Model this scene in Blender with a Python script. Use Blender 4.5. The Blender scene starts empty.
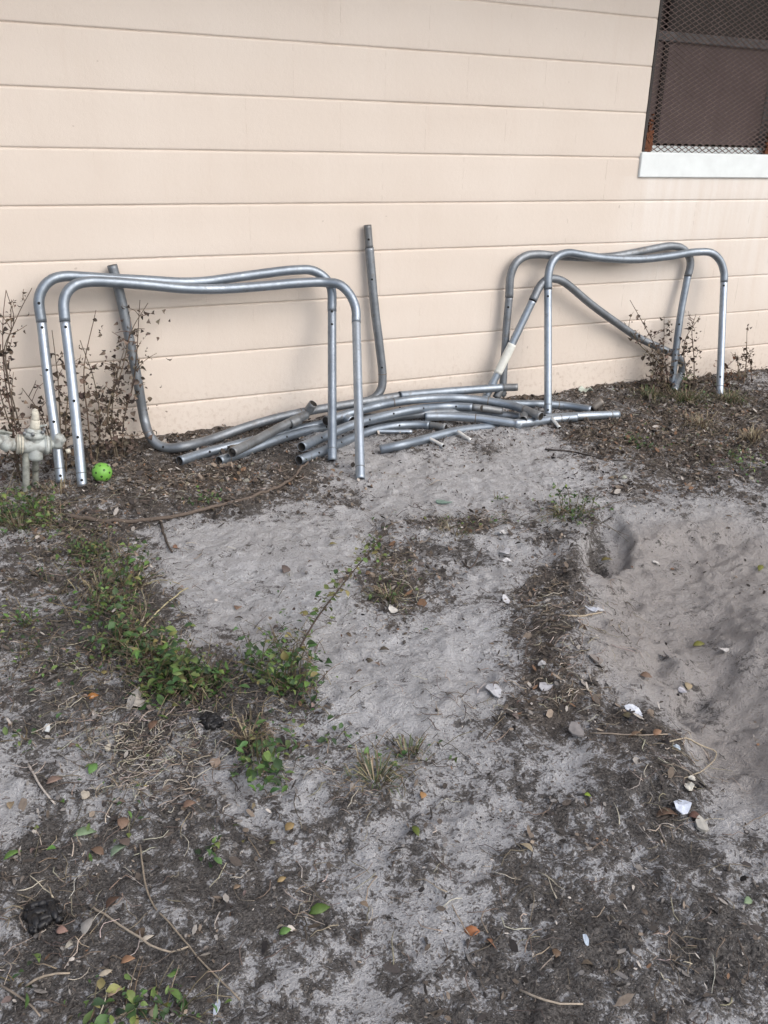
import bpy, math, random
import numpy as np
from mathutils import Vector, Matrix
random.seed(7)
rng = np.random.default_rng(11)
scene = bpy.context.scene
COL = scene.collection

# ------------------------------------------------------------ camera (solved from the block courses)
F_PX, YAW, PITCH, ROLL = 880.0, 0.4529, 0.3953, 0.0209
CAM = np.array([-0.3505, -3.7224, 1.2216])
def cam_axes():
    cy, sy, cp, sp = math.cos(YAW), math.sin(YAW), math.cos(PITCH), math.sin(PITCH)
    w = np.array([sy*cp, cy*cp, -sp]); r = np.array([cy, -sy, 0.0]); u = np.cross(r, w)
    c, s = math.cos(ROLL), math.sin(ROLL)
    return c*r+s*u, -s*r+c*u, w
AR, AU, AW = cam_axes()
def ray(px, py):
    return AW*F_PX + AR*(px-384) - AU*(py-512)
def onY(px, py, Y):
    d = ray(px, py); t = (Y-CAM[1])/d[1]; return CAM+d*t
def onZ(px, py, z=0.0):
    d = ray(px, py); t = (z-CAM[2])/d[2]; return CAM+d*t
def scale_at(P):                       # metres per photo pixel at a world point
    return float((np.array(P)-CAM) @ AW)/F_PX

# ------------------------------------------------------------ noise and terrain
def _h(ix, iy, seed):
    n = (ix.astype(np.int64)*374761393 + iy.astype(np.int64)*668265263 + seed*1274126177) & 0xffffffff
    n = ((n ^ (n >> 13))*1274126177) & 0xffffffff
    return ((n ^ (n >> 16)) & 0xffff)/65535.0
def vnoise(x, y, freq, seed=0):
    x = np.asarray(x, float)*freq; y = np.asarray(y, float)*freq
    ix = np.floor(x); iy = np.floor(y); fx = x-ix; fy = y-iy
    fx = fx*fx*fx*(fx*(fx*6-15)+10); fy = fy*fy*fy*(fy*(fy*6-15)+10)
    a = _h(ix, iy, seed); b = _h(ix+1, iy, seed); c = _h(ix, iy+1, seed); d = _h(ix+1, iy+1, seed)
    return (a*(1-fx)+b*fx)*(1-fy)+(c*(1-fx)+d*fx)*fy
def fbm(x, y, freq, oct=4, seed=0, gain=.5):
    s = 0; a = 1; t = 0
    ang = .6
    for i in range(oct):
        xr = x*math.cos(ang*i)-y*math.sin(ang*i); yr = x*math.sin(ang*i)+y*math.cos(ang*i)
        s = s+a*(vnoise(xr, yr, freq*2**i, seed+i*17)-.5); t += a; a *= gain
    return s/t*2

def blob(px, py, rx, ry, amt):
    c = onZ(px, py); ex = (onZ(px+rx, py)-c)[:2]; ey = (onZ(px, py+ry)-onZ(px, py-ry))[:2]*.5
    return (c[:2], np.linalg.inv(np.array([ex, ey]).T), amt)
def blobs(L): return [blob(*b) for b in L]
def ev(B, x, y, p=1.0):
    o = np.zeros_like(np.asarray(x, float))
    for c, M, a in B:
        dx = x-c[0]; dy = y-c[1]
        u = M[0, 0]*dx+M[0, 1]*dy; v = M[1, 0]*dx+M[1, 1]*dy
        o = o+a*np.exp(-((u*u+v*v)**p))
    return o
DARK = blobs([
 (450,485,120,32,-.62),(250,555,100,42,-.5),(215,610,60,45,-.3),(270,620,60,45,-.35),(330,640,60,40,-.35),(420,660,110,50,-.52),(500,585,42,50,-.35),
 (400,725,90,40,-.2),(380,480,50,25,-.2),(345,545,50,40,-.35),(700,600,110,90,-.95),(750,700,60,90,-.95),(720,545,90,30,-.75),(550,515,45,14,-.2),
 (640,650,45,30,-.6),(560,445,60,18,-.35),(215,770,22,28,-.35),(290,800,60,50,-.28),(4,790,22,40,-.6),(60,600,36,16,-.25),
 (420,870,100,60,-.28),(350,960,80,70,-.26),(610,775,50,24,-.26),(600,640,22,12,-.3),(480,820,50,40,-.2),(110,735,22,9,-.0),(720,840,22,40,-.3),
 (200,480,150,26,.62),(110,530,60,30,.4),(30,560,80,60,.3),(60,680,110,60,.34),(150,640,42,70,.45),(100,880,120,100,.33),(240,900,80,80,.2),(250,700,60,50,.3),
 (392,578,34,46,.45),(455,524,70,8,.45),(535,508,40,9,.35),(345,498,30,16,.35),
 (700,425,120,40,.75),(600,430,42,20,.35),(740,470,70,14,.45),(640,492,70,7,.25),
 (540,615,32,62,.75),(575,600,26,24,.4),(560,690,50,40,.5),(640,740,52,50,.55),(660,690,24,26,.4),(690,805,44,55,.55),(600,870,120,60,.26),(700,900,90,80,.34),(600,960,150,70,.22),
 (460,470,110,30,-.15),(480,640,60,60,-.1),(600,700,45,36,.4),(650,800,60,40,.35),(425,548,20,16,.22),(600,665,26,24,.25),(480,560,26,20,.15),(600,545,12,18,.55),(622,578,16,6,.35),(645,602,16,7,.35),(664,636,13,16,.5),(690,690,14,18,.4),(712,735,14,18,.4),(596,530,8,14,.35),(577,575,10,34,.3),  # spots along the hollow's crevice: dark soil and roots plus painted shadow
 (430,790,80,30,.15),(350,745,60,14,.2),(20,950,60,60,.2),(230,980,60,50,.12),(500,720,50,12,.2)])
BROWN = blobs([(200,482,150,26,.9),(700,425,130,48,1.0),(600,432,50,22,.5),(392,578,36,46,.6),(455,524,70,12,.6),(540,615,40,66,.55),(640,740,60,50,.35),(640,492,80,10,.4),(60,520,80,40,.4),(560,690,50,40,.3)])
PIT = blobs([(700,600,118,95,1.0),(755,700,66,95,1.0),(720,545,90,34,.8),(640,560,60,30,.5),(630,640,60,36,.4)])
HB = blobs([(690,640,80,58,-.045),(750,720,50,70,-.045),(575,560,24,34,.014),(620,505,90,12,.010),(560,640,40,50,.02),(640,760,60,50,.02),(300,470,80,20,.012),
            (450,690,100,30,.014),(300,600,80,40,.012),(160,640,60,60,.018),(200,500,100,12,.012),(760,600,30,40,.02)])
_fr = np.random.default_rng(5)
FEET = []
for _ in range(46):
    q = np.array([_fr.uniform(-.3, 2.6), _fr.uniform(-3.0, -.55)]); a = _fr.uniform(-.9, .9)+1.2; ca, sa = math.cos(a), math.sin(a); l, w_ = _fr.uniform(.07, .12), _fr.uniform(.035, .05)
    FEET.append((q, np.array([[ca/l, sa/l], [-sa/w_, ca/w_]]), -_fr.uniform(.004, .011)))
HSTEEP = blobs([(572,562,13,30,.012),(742,568,136,52,-.085),(610,538,21,22,-.065),(690,655,46,40,-.026),(752,690,88,66,-.04)])
CREV = blobs([(598,552,11,16,-.03),(630,585,16,8,-.014),(655,612,16,9,-.014),(668,640,12,16,-.018),(690,686,14,18,-.02),(712,735,14,18,-.016),(640,520,26,7,-.012),(680,518,26,7,-.01)])
def darkness(x, y):
    d = .47+ev(DARK, x, y, 1.3)
    out = np.clip((np.abs(x-1.4)-3.2)/1.5, 0, 1)
    d = d+.45*np.exp(-(y/.13)**2)
    return np.clip(d+fbm(x, y, 2.6, 5, 5, .68)*.55*(1-.6*pitness(x, y)), .06, .84)*(1-out)+.55*out
def pitness(x, y): return np.clip(ev(PIT, x, y, 1.5), 0, 1)
def brownness(x, y): return np.clip(ev(BROWN, x, y, 1.2)+.7*np.exp(-(y/.14)**2)+fbm(x, y, 4, 3, 8)*.3, 0, 1)
def gh(x, y):
    x = np.asarray(x, float); y = np.asarray(y, float)
    pit = pitness(x, y); wallb = np.exp(-(y/.16)**2)
    h = ev(HB, x+fbm(x, y, 6, 2, 40)*.03, y+fbm(x, y, 6, 2, 41)*.03, 1.6)
    h = h+ev(HSTEEP, x+fbm(x, y, 11, 3, 42)*.03, y+fbm(x, y, 11, 3, 43)*.03, 3.2)
    xf = x+fbm(x, y, 15, 2, 60)*.02; yf = y+fbm(x, y, 15, 2, 62)*.02
    h = h+ev(FEET, xf, yf, 2.2)
    h = h+ev(CREV, x+fbm(x, y, 17, 3, 44)*.03, y+fbm(x, y, 17, 3, 45)*.03, 1.5)
    h = h+pit*np.maximum(0, fbm(x, y, 19, 3, 46))*.02
    h = h+wallb*(.024+.015*fbm(x, y, 5, 3, 3))
    h = h+fbm(x, y, 1.7, 3, 1)*.014+fbm(x, y, 9, 3, 2)*(.0075+.004*(1-pit))
    fine = fbm(x, y, 38, 3, 9)*1.4
    clod = np.maximum(0, fbm(x, y, 26, 2, 13)-.05)
    h = h+(1-.5*pit)*(.0042*fine+.015*clod)
    ridg = 1-np.abs(fbm(x*.8+y*.5, y*1.3-x*.3, 7, 3, 21))*2.2
    ring = 1-np.abs(fbm(x, y*1.6, 13, 3, 23))*2.2
    h = h+pit*(ridg*.009+ring*.005)
    far = np.clip((np.hypot(x-1.4, y+1.6)-4)/10, 0, 1)
    return h+far*.06*fbm(x, y, .25, 2, 77)
_GX = np.arange(-2.0, 6.0, .008); _GY = np.arange(-3.7, .3, .008)
_GH = gh(*np.meshgrid(_GX, _GY))
def ghs(x, y):
    fx = (x-_GX[0])/.008; fy = (y-_GY[0])/.008; i = int(fx); j = int(fy)
    if i < 0 or j < 0 or i >= len(_GX)-1 or j >= len(_GY)-1: return float(gh(np.array([x]), np.array([y]))[0])
    fx -= i; fy -= j
    return float((_GH[j, i]*(1-fx)+_GH[j, i+1]*fx)*(1-fy)+(_GH[j+1, i]*(1-fx)+_GH[j+1, i+1]*fx)*fy)
def G(px, py, lift=0.0):
    h = 0.0
    for _ in range(5):
        P = onZ(px, py, h); h = ghs(P[0], P[1])+lift
    return onZ(px, py, h)

# ------------------------------------------------------------ materials
def newmat(name):
    m = bpy.data.materials.new(name); m.use_nodes = True
    nt = m.node_tree; b = nt.nodes['Principled BSDF']
    return m, nt, b
def N(nt, t, **kw):
    n = nt.nodes.new(t)
    for k, v in kw.items():
        if k in n.inputs: n.inputs[k].default_value = v
        else: setattr(n, k, v)
    return n
def rgba(c): return (c[0], c[1], c[2], 1)
def noise(nt, scale, detail=4, rough=.55, vec=None, dist=0.0):
    n = N(nt, 'ShaderNodeTexNoise'); n.inputs['Scale'].default_value = scale; n.inputs['Detail'].default_value = detail
    n.inputs['Roughness'].default_value = rough; n.inputs['Distortion'].default_value = dist
    if vec is not None: nt.links.new(vec, n.inputs['Vector'])
    return n.outputs['Fac']
def ramp(nt, fac, stops):
    r = N(nt, 'ShaderNodeValToRGB'); el = r.color_ramp.elements
    while len(el) < len(stops): el.new(.5)
    for e, (p, c) in zip(el, stops): e.position = p; e.color = rgba(c) if hasattr(c, '__len__') else (c, c, c, 1)
    nt.links.new(fac, r.inputs['Fac']); return r.outputs['Color']
def mixc(nt, fac, a, b, mode='MIX'):
    m = N(nt, 'ShaderNodeMix', data_type='RGBA', blend_type=mode)
    for s, v in ((0, fac), (6, a), (7, b)):
        if hasattr(v, 'is_linked') or isinstance(v, bpy.types.NodeSocket): nt.links.new(v, m.inputs[s])
        elif s == 0: m.inputs[0].default_value = v
        else: m.inputs[s].default_value = rgba(v)
    return m.outputs[2]
def math_(nt, op, a, b=0.0, c=0.0, clamp=False):
    m = N(nt, 'ShaderNodeMath', operation=op); m.use_clamp = clamp
    for i, v in enumerate((a, b, c)):
        if isinstance(v, bpy.types.NodeSocket): nt.links.new(v, m.inputs[i])
        else: m.inputs[i].default_value = v
    return m.outputs[0]
def bump(nt, b, h, dist=.002, strength=1.0, prev=None):
    n = N(nt, 'ShaderNodeBump'); n.inputs['Distance'].default_value = dist; n.inputs['Strength'].default_value = strength
    nt.links.new(h, n.inputs['Height'])
    if prev is not None: nt.links.new(prev, n.inputs['Normal'])
    nt.links.new(n.outputs[0], b.inputs['Normal']); return n.outputs[0]
def pos(nt): return N(nt, 'ShaderNodeNewGeometry').outputs['Position']
def objc(nt): return N(nt, 'ShaderNodeTexCoord').outputs['Object']

def metal(name, base, dark, rough, metallic=.9, rust=0.0, lo=.35, hi=.65):
    m, nt, b = newmat(name); v = objc(nt)
    n1 = noise(nt, 9, 5, .6, v); n2 = noise(nt, 60, 3, .6, v); n3 = noise(nt, 28, 4, .6, v)
    c = mixc(nt, ramp(nt, n1, [(lo, 0.0), (hi, 1.0)]), base, dark)
    c = mixc(nt, ramp(nt, n2, [(.42, 0.0), (.75, .4)]), c, tuple(x*.6 for x in base))
    dirt = ramp(nt, n3, [(.61-rust*.22, 0.0), (.78-rust*.15, .65)])
    c = mixc(nt, dirt, c, (.11, .085, .06))
    nt.links.new(c, b.inputs['Base Color'])
    mt = math_(nt, 'MULTIPLY', math_(nt, 'SUBTRACT', 1.0, dirt), metallic); nt.links.new(mt, b.inputs['Metallic'])
    r = math_(nt, 'ADD', math_(nt, 'MULTIPLY', n2, .22), rough-.1); nt.links.new(r, b.inputs['Roughness'])
    bump(nt, b, n3, .0006, .5)
    return m
M = {}
M['galv'] = metal('galvanised_steel', (.31, .36, .42), (.215, .255, .305), .45, .75)
M['bright'] = metal('bright_steel', (.44, .50, .57), (.33, .385, .45), .42, .8)
M['pin'] = metal('shiny_zinc', (.86, .88, .88), (.66, .70, .72), .35, .6)
M['weathered'] = metal('weathered_steel', (.28, .31, .345), (.19, .21, .235), .52, .75, .2)
M['dull'] = metal('dull_steel', (.27, .29, .31), (.17, .18, .19), .5, .65, .4)
M['rusty'] = metal('rusty_steel', (.25, .235, .22), (.13, .115, .10), .6, .45, .6)
def flat(name, c, rough=.7, var=.25, scale=40, metallic=0, bmp=0.0, tint=False, trans=0.0):
    m, nt, b = newmat(name); v = objc(nt)
    n = noise(nt, scale, 4, .6, v)
    base = c
    if tint:
        a = N(nt, 'ShaderNodeAttribute', attribute_name='tint'); base = a.outputs['Color']
    col = mixc(nt, ramp(nt, n, [(.3, 1-var), (.7, 1+0*var)]), (0, 0, 0), base)
    nt.links.new(col, b.inputs['Base Color']); b.inputs['Roughness'].default_value = rough; b.inputs['Metallic'].default_value = metallic
    if trans: 
        b.inputs['Transmission Weight'].default_value = 0
    if bmp: bump(nt, b, n, bmp, 1)
    return m
M['hole'] = flat('hole_shade_black', (.012, .012, .013), .9, .1)  # black colour stands in for the shade inside holes and seams
M['bore'] = flat('shaded_tube_bore', (.045, .04, .036), .9, .4, 80)  # dark colour stands in for the shade inside open tube ends
M['ball'] = flat('lime_plastic', (.17, .42, .07), .45, .12, 60, bmp=.0003)
M['white'] = flat('white_paint', (.76, .82, .84), .55, .10, 12, bmp=.0006)
M['wrap'] = flat('white_tape', (.74, .76, .72), .6, .15, 60, bmp=.001)
M['valve'] = metal('chalky_green_grey_paint', (.52, .56, .56), (.36, .40, .39), .6, .1, .6)
M['valve_pale'] = flat('pale_paint', (.62, .60, .52), .7, .35, 60, bmp=.001)
M['pvc'] = flat('dirty_grey_pipe_paint', (.34, .36, .33), .75, .6, 45, bmp=.001)
M['plant'] = flat('leaf_green', (.1, .2, .04), .6, .3, 90, tint=True)
M['litter'] = flat('litter', (.1, .08, .06), .9, .35, 150, tint=True)
M['stalk'] = flat('dry_stalk', (.3, .25, .18), .85, .4, 120, tint=True)
M['paper'] = flat('torn_paper', (.72, .74, .78), .7, .25, 80, bmp=.001, tint=True)
M['blackplastic'] = flat('black_plastic', (.013, .013, .015), .5, .3, 60, bmp=.002)
M['teal'] = flat('teal_plastic', (.16, .27, .23), .4, .5, 90)
M['winframe'] = flat('dull_aluminium', (.15, .145, .15), .7, .5, 30, .1)
M['screenrust'] = metal('rusty_mesh', (.17, .125, .115), (.10, .07, .062), .75, .1, .4)
M['rust'] = flat('orange_rust', (.17, .062, .028), .95, .6, 120, bmp=.002)
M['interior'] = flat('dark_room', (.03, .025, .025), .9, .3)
M['soffit'] = flat('soffit_paint', (.42, .37, .32), .8, .15, 10)
M['shingle'] = flat('roof_shingle', (.09, .085, .08), .9, .4, 30, bmp=.004)
def glassy(name, c, rough, scale, spec=.5):
    m, nt, b = newmat(name); v = objc(nt)
    n = noise(nt, scale, 4, .6, v)
    nt.links.new(mixc(nt, n, tuple(x*.75 for x in c), tuple(x*1.25 for x in c)), b.inputs['Base Color'])
    b.inputs['Roughness'].default_value = rough; b.inputs['Specular IOR Level'].default_value = spec
    return m
M['pane'] = glassy('dark_glass', (.018, .012, .012), .35, 4, .3)
M['insect'] = glassy('dusty_insect_screen', (.115, .088, .088), .7, 3, .3)

# wall paint over blocks
def wall_mat():
    m, nt, b = newmat('cream_painted_block'); v = pos(nt)
    n1 = noise(nt, 1.6, 4, .55, v); n2 = noise(nt, 45, 5, .6, v); n3 = noise(nt, 260, 3, .6, v)
    c = mixc(nt, ramp(nt, n1, [(.3, 0.0), (.7, 1.0)]), (.635, .565, .502), (.68, .617, .558))
    # faint vertical weathering streaks
    mp = N(nt, 'ShaderNodeMapping'); mp.inputs['Scale'].default_value = (9, 9, .8); nt.links.new(v, mp.inputs['Vector'])
    ns = noise(nt, 1.3, 4, .6, mp.outputs[0])
    c = mixc(nt, ramp(nt, ns, [(.55, 0.0), (.75, .15)]), c, (.71, .66, .61))
    c = mixc(nt, ramp(nt, ns, [(.25, .16), (.4, 0.0)]), c, (.56, .455, .38))
    # pale runs washed down below the window sill
    sx = N(nt, 'ShaderNodeSeparateXYZ'); nt.links.new(v, sx.inputs[0])
    X, Z = sx.outputs[0], sx.outputs[2]
    run = math_(nt, 'MULTIPLY', math_(nt, 'GREATER_THAN', X, 2.80), math_(nt, 'LESS_THAN', Z, 1.10))
    edge = math_(nt, 'SMOOTHSTEP', X, 2.72, 2.95) if False else math_(nt, 'MULTIPLY', math_(nt, 'SUBTRACT', X, 2.72), 4.5, clamp=True)
    fade = math_(nt, 'MULTIPLY', math_(nt, 'SUBTRACT', Z, .15), 1.1, clamp=True)
    runf = math_(nt, 'MULTIPLY', math_(nt, 'MULTIPLY', edge, math_(nt, 'MULTIPLY', math_(nt, 'LESS_THAN', Z, 1.10), fade)), math_(nt, 'MULTIPLY', ramp(nt, ns, [(.3, .15), (.6, 1.0)]), .6))
    c = mixc(nt, runf, c, (.76, .74, .715))
    # soil splash at the foot, peeling flecks
    foot = math_(nt, 'MULTIPLY', math_(nt, 'SUBTRACT', .30, Z), 3.2, clamp=True)
    spl = math_(nt, 'MULTIPLY', foot, ramp(nt, n2, [(.50, 0.0), (.66, .55)]))
    c = mixc(nt, spl, c, (.42, .33, .27))
    spk = noise(nt, 30, 2, .5, v, .5)
    c = mixc(nt, math_(nt, 'MULTIPLY', foot, ramp(nt, spk, [(.67, 0.0), (.71, .5)])), c, (.22, .16, .12))
    chip = noise(nt, 17, 2, .5, v, .3)
    c = mixc(nt, ramp(nt, chip, [(.77, 0.0), (.78, .4)]), c, (.30, .24, .20))
    # groove shadow painted as a dark line along each bed joint
    j = math_(nt, 'ABSOLUTE', math_(nt, 'SUBTRACT', math_(nt, 'FRACT', math_(nt, 'DIVIDE', math_(nt, 'SUBTRACT', Z, ZH-.2032*20.5), .2032)), .5))
    joint = math_(nt, 'MULTIPLY', math_(nt, 'SUBTRACT', .020, j), 60, clamp=True)
    nj = noise(nt, 3.5, 3, .7, v)
    c = mixc(nt, math_(nt, 'MULTIPLY', joint, ramp(nt, nj, [(.3, .12), (.65, .5)])), c, (.36, .27, .21))
    nt.links.new(c, b.inputs['Base Color']); b.inputs['Roughness'].default_value = .62
    b.inputs['Specular IOR Level'].default_value = .3
    hh = math_(nt, 'ADD', math_(nt, 'MULTIPLY', n2, .6), math_(nt, 'MULTIPLY', n3, .4))
    bump(nt, b, hh, .0022, .7)
    return m
ZH = .17                      # lowest visible bed joint
M['wall'] = wall_mat()

def ground_mat():
    m, nt, b = newmat('sand_and_soil'); v = pos(nt)
    a = N(nt, 'ShaderNodeAttribute', attribute_name='soil').outputs['Color']
    s = N(nt, 'ShaderNodeSeparateColor'); nt.links.new(a, s.inputs[0])
    D, B, P = s.outputs[0], s.outputs[1], s.outputs[2]
    nA = noise(nt, 7, 6, .68, v, .4); nB = noise(nt, 38, 5, .7, v, .6); nC = noise(nt, 170, 4, .65, v); nD = noise(nt, 520, 2, .6, v)
    comb = math_(nt, 'ADD', math_(nt, 'ADD', math_(nt, 'MULTIPLY', nA, .75), math_(nt, 'MULTIPLY', nB, .75)), math_(nt, 'MULTIPLY', nC, .5))
    t = math_(nt, 'ADD', D, math_(nt, 'MULTIPLY', math_(nt, 'SUBTRACT', comb, 1.0), 3.6))
    cov = math_(nt, 'MULTIPLY', math_(nt, 'SUBTRACT', t, .36), 3.0, clamp=True)
    sand = mixc(nt, ramp(nt, nB, [(.3, 0.0), (.7, 1.0)]), (.455, .46, .48), (.68, .69, .715))
    sand = mixc(nt, ramp(nt, noise(nt, 2.3, 3, .5, v), [(.35, 0.0), (.7, .5)]), sand, (.40, .395, .40))
    sand = mixc(nt, ramp(nt, nD, [(.3, .3), (.6, 0.0)]), sand, (.24, .225, .22))
    pits = mixc(nt, ramp(nt, nA, [(.3, 0.0), (.7, 1.0)]), (.345, .325, .315), (.445, .425, .415))
    pits = mixc(nt, ramp(nt, nD, [(.3, .25), (.6, 0.0)]), pits, (.16, .14, .13))
    sand = mixc(nt, P, sand, pits)
    soil = mixc(nt, ramp(nt, nC, [(.35, 0.0), (.65, 1.0)]), (.036, .033, .032), (.18, .170, .163))
    brown = mixc(nt, ramp(nt, nC, [(.35, 0.0), (.65, 1.0)]), (.052, .040, .033), (.19, .155, .125))
    soil = mixc(nt, math_(nt, 'MULTIPLY', B, .8), soil, brown)
    c = mixc(nt, cov, sand, soil)
    fleck = noise(nt, 95, 2, .5, v, 1.5)
    c = mixc(nt, ramp(nt, fleck, [(.64, 0.0), (.67, .8)]), c, (.30, .27, .24))
    lowd = math_(nt, 'MULTIPLY', math_(nt, 'ADD', math_(nt, 'SUBTRACT', D, .06), .12), 3.2, clamp=True)
    dk = noise(nt, 75, 3, .6, v, 2.0)
    c = mixc(nt, math_(nt, 'MULTIPLY', math_(nt, 'MULTIPLY', ramp(nt, dk, [(.60, 0.0), (.65, .8)]), lowd), math_(nt, 'SUBTRACT', 1.0, math_(nt, 'MULTIPLY', P, .8))), c, (.07, .058, .05))
    nt.links.new(c, b.inputs['Base Color']); b.inputs['Roughness'].default_value = .95; b.inputs['Specular IOR Level'].default_value = .15
    h = math_(nt, 'ADD', math_(nt, 'MULTIPLY', nB, 1.4), math_(nt, 'ADD', math_(nt, 'MULTIPLY', nC, .7), math_(nt, 'MULTIPLY', nD, .3)))
    bump(nt, b, h, .014, 1.0)
    return m
M['ground'] = ground_mat()

# ------------------------------------------------------------ object helpers
class MB:
    def __init__(s): s.v = []; s.f = []; s.c = []; s.n = 0; s.dark = set()
    def add(s, vs, fs, col=(1, 1, 1)):
        s.v.extend([tuple(map(float, p)) for p in vs]); s.f.extend([tuple(i+s.n for i in f) for f in fs])
        s.c.extend([col]*len(vs)); s.n += len(vs)
    def build(s, name, mat, parent=None, origin=None, smooth=True):
        me = bpy.data.meshes.new(name); o0 = np.array(origin if origin is not None else (0, 0, 0), float)
        vv = [tuple(np.array(p)-o0) for p in s.v] if origin is not None else s.v
        me.from_pydata(vv, [], s.f)
        if smooth: me.polygons.foreach_set('use_smooth', [True]*len(me.polygons))
        ca = me.color_attributes.new('tint', 'FLOAT_COLOR', 'POINT')
        ca.data.foreach_set('color', np.array([(c[0], c[1], c[2], 1) for c in s.c], dtype=np.float32).ravel())
        me.materials.append(mat)
        if s.dark:
            me.materials.append(M['bore'])
            for q in s.dark: me.polygons[q].material_index = 1
        me.update()
        o = bpy.data.objects.new(name, me); COL.objects.link(o)
        if parent is not None: o.parent = parent
        elif origin is not None: o.location = origin
        return o
def tag(o, label=None, cat=None, group=None, kind=None):
    if label: o['label'] = label
    if cat: o['category'] = cat
    if group: o['group'] = group
    if kind: o['kind'] = kind
    return o
def empty(name, loc, label, cat, group=None):
    o = bpy.data.objects.new(name, None); o.location = tuple(map(float, loc)); o.empty_display_size = .1; COL.objects.link(o)
    return tag(o, label, cat, group)
def box(mb, x0, x1, y0, y1, z0, z1, col=(1, 1, 1)):
    vs = [(x, y, z) for x in (x0, x1) for y in (y0, y1) for z in (z0, z1)]
    mb.add(vs, [(0, 1, 3, 2), (4, 6, 7, 5), (0, 4, 5, 1), (2, 3, 7, 6), (0, 2, 6, 4), (1, 5, 7, 3)], col)
def bevel(o, w=.004, seg=2):
    md = o.modifiers.new('bevel', 'BEVEL'); md.width = w; md.segments = seg; md.limit_method = 'ANGLE'
    return o
def catmull(P, step=.012):
    P = [np.array(p, float) for p in P]
    if len(P) == 2:
        n = max(2, int(np.linalg.norm(P[1]-P[0])/step)); return np.array([P[0]+(P[1]-P[0])*i/n for i in range(n+1)])
    Q = [2*P[0]-P[1]]+P+[2*P[-1]-P[-2]]; out = []
    for i in range(1, len(Q)-2):
        p0, p1, p2, p3 = Q[i-1:i+3]
        t0 = 0; t1 = t0+np.linalg.norm(p1-p0)**.5; t2 = t1+np.linalg.norm(p2-p1)**.5; t3 = t2+np.linalg.norm(p3-p2)**.5
        n = max(2, int(np.linalg.norm(p2-p1)/step))
        for k in range(n):
            t = t1+(t2-t1)*k/n
            A1 = (t1-t)/(t1-t0)*p0+(t-t0)/(t1-t0)*p1; A2 = (t2-t)/(t2-t1)*p1+(t-t1)/(t2-t1)*p2; A3 = (t3-t)/(t3-t2)*p2+(t-t2)/(t3-t2)*p3
            B1 = (t2-t)/(t2-t0)*A1+(t-t0)/(t2-t0)*A2; B2 = (t3-t)/(t3-t1)*A2+(t-t1)/(t3-t1)*A3
            out.append((t2-t)/(t2-t1)*B1+(t-t1)/(t2-t1)*B2)
    out.append(P[-1]); return np.array(out)
def tube(mb, P, r, seg=18, hollow=(True, True), taper=None, col=(1, 1, 1)):
    P = np.array(P, float); n = len(P)
    T = np.gradient(P, axis=0); T /= np.linalg.norm(T, axis=1)[:, None]+1e-12
    up = np.array([0, 0, 1.0]) if abs(T[0][2]) < .9 else np.array([1.0, 0, 0])
    u = np.cross(T[0], up); u /= np.linalg.norm(u); U = [u]
    for i in range(1, n):
        u = U[-1]-T[i]*(U[-1]@T[i]); U.append(u/np.linalg.norm(u))
    rr = np.full(n, r, float) if taper is None else np.array([taper(i/(n-1))*r for i in range(n)])
    rings = []
    def ringpts(c, t, u, rad):
        w = np.cross(t, u); return [c+rad*(math.cos(a)*u+math.sin(a)*w) for a in np.linspace(0, 2*math.pi, seg, endpoint=False)]
    L = []
    if hollow[0]:
        L.append((P[0]+T[0]*.05, T[0], U[0], r*.86)); L.append((P[0], T[0], U[0], r*.88))
    L += [(P[i], T[i], U[i], rr[i]) for i in range(n)]
    if hollow[1]:
        L.append((P[-1], T[-1], U[-1], r*.88)); L.append((P[-1]-T[-1]*.05, T[-1], U[-1], r*.86))
    vs = []
    for l in L: vs += ringpts(*l)
    fs = [(i*seg+j, i*seg+(j+1) % seg, (i+1)*seg+(j+1) % seg, (i+1)*seg+j) for i in range(len(L)-1) for j in range(seg)]
    fs.append(tuple(range(seg-1, -1, -1))); fs.append(tuple((len(L)-1)*seg+j for j in range(seg)))
    f0 = len(mb.f)
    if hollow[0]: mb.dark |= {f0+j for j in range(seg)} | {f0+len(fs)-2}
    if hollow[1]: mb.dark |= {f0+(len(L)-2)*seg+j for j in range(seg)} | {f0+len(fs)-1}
    mb.add(vs, fs, col)
RP = .0200
def hole_at(curve, frac, r_pipe, root, toward=None, rad=.0055, rustring=False):
    """a bolt hole facing out: short dark plug ringed by its edge, let into the tube's skin"""
    i = min(len(curve)-2, max(1, int(frac*(len(curve)-1)))); c = curve[i]; t = curve[i+1]-curve[i-1]; t /= np.linalg.norm(t)
    d = (np.array(toward, float) if toward is not None else CAM-c); d = d-t*(d@t); d /= np.linalg.norm(d)
    mb = MB(); s = np.cross(d, t); k = 12
    base = c+d*(r_pipe-.003)
    ring = lambda off, rd: [base+d*off+rd*(math.cos(a)*s+math.sin(a)*t) for a in np.linspace(0, 2*math.pi, k, endpoint=False)]
    vs = ring(0, rad)+ring(.0036, rad); fs = [(j, (j+1) % k, k+(j+1) % k, k+j) for j in range(k)]+[tuple(k+j for j in range(k))]
    mb.add(vs, fs); mb.build('bolt_hole', M['hole'], root, root.location, smooth=False)
def cpts(L, mode='Y'):
    """[(px,py,val or None)...]; blank depths are filled along the pixel length"""
    px = np.array([[a[0], a[1]] for a in L], float); s = np.r_[0, np.cumsum(np.hypot(*np.diff(px, axis=0).T))]
    k = [i for i, a in enumerate(L) if a[2] is not None]; v = np.interp(s, s[k], [L[i][2] for i in k])
    out = []
    for (x, y), q in zip(px, v):
        if mode == 'Y': out.append(onY(x, y, q))
        else:
            P = onZ(x, y, q)
            for _ in range(3): P = onZ(x, y, q+ghs(P[0], P[1]))
            out.append(P)
    return out
def sub(curve, a, b):
    n = len(curve)-1; return curve[int(round(a*n)):int(round(b*n))+1]

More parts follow.
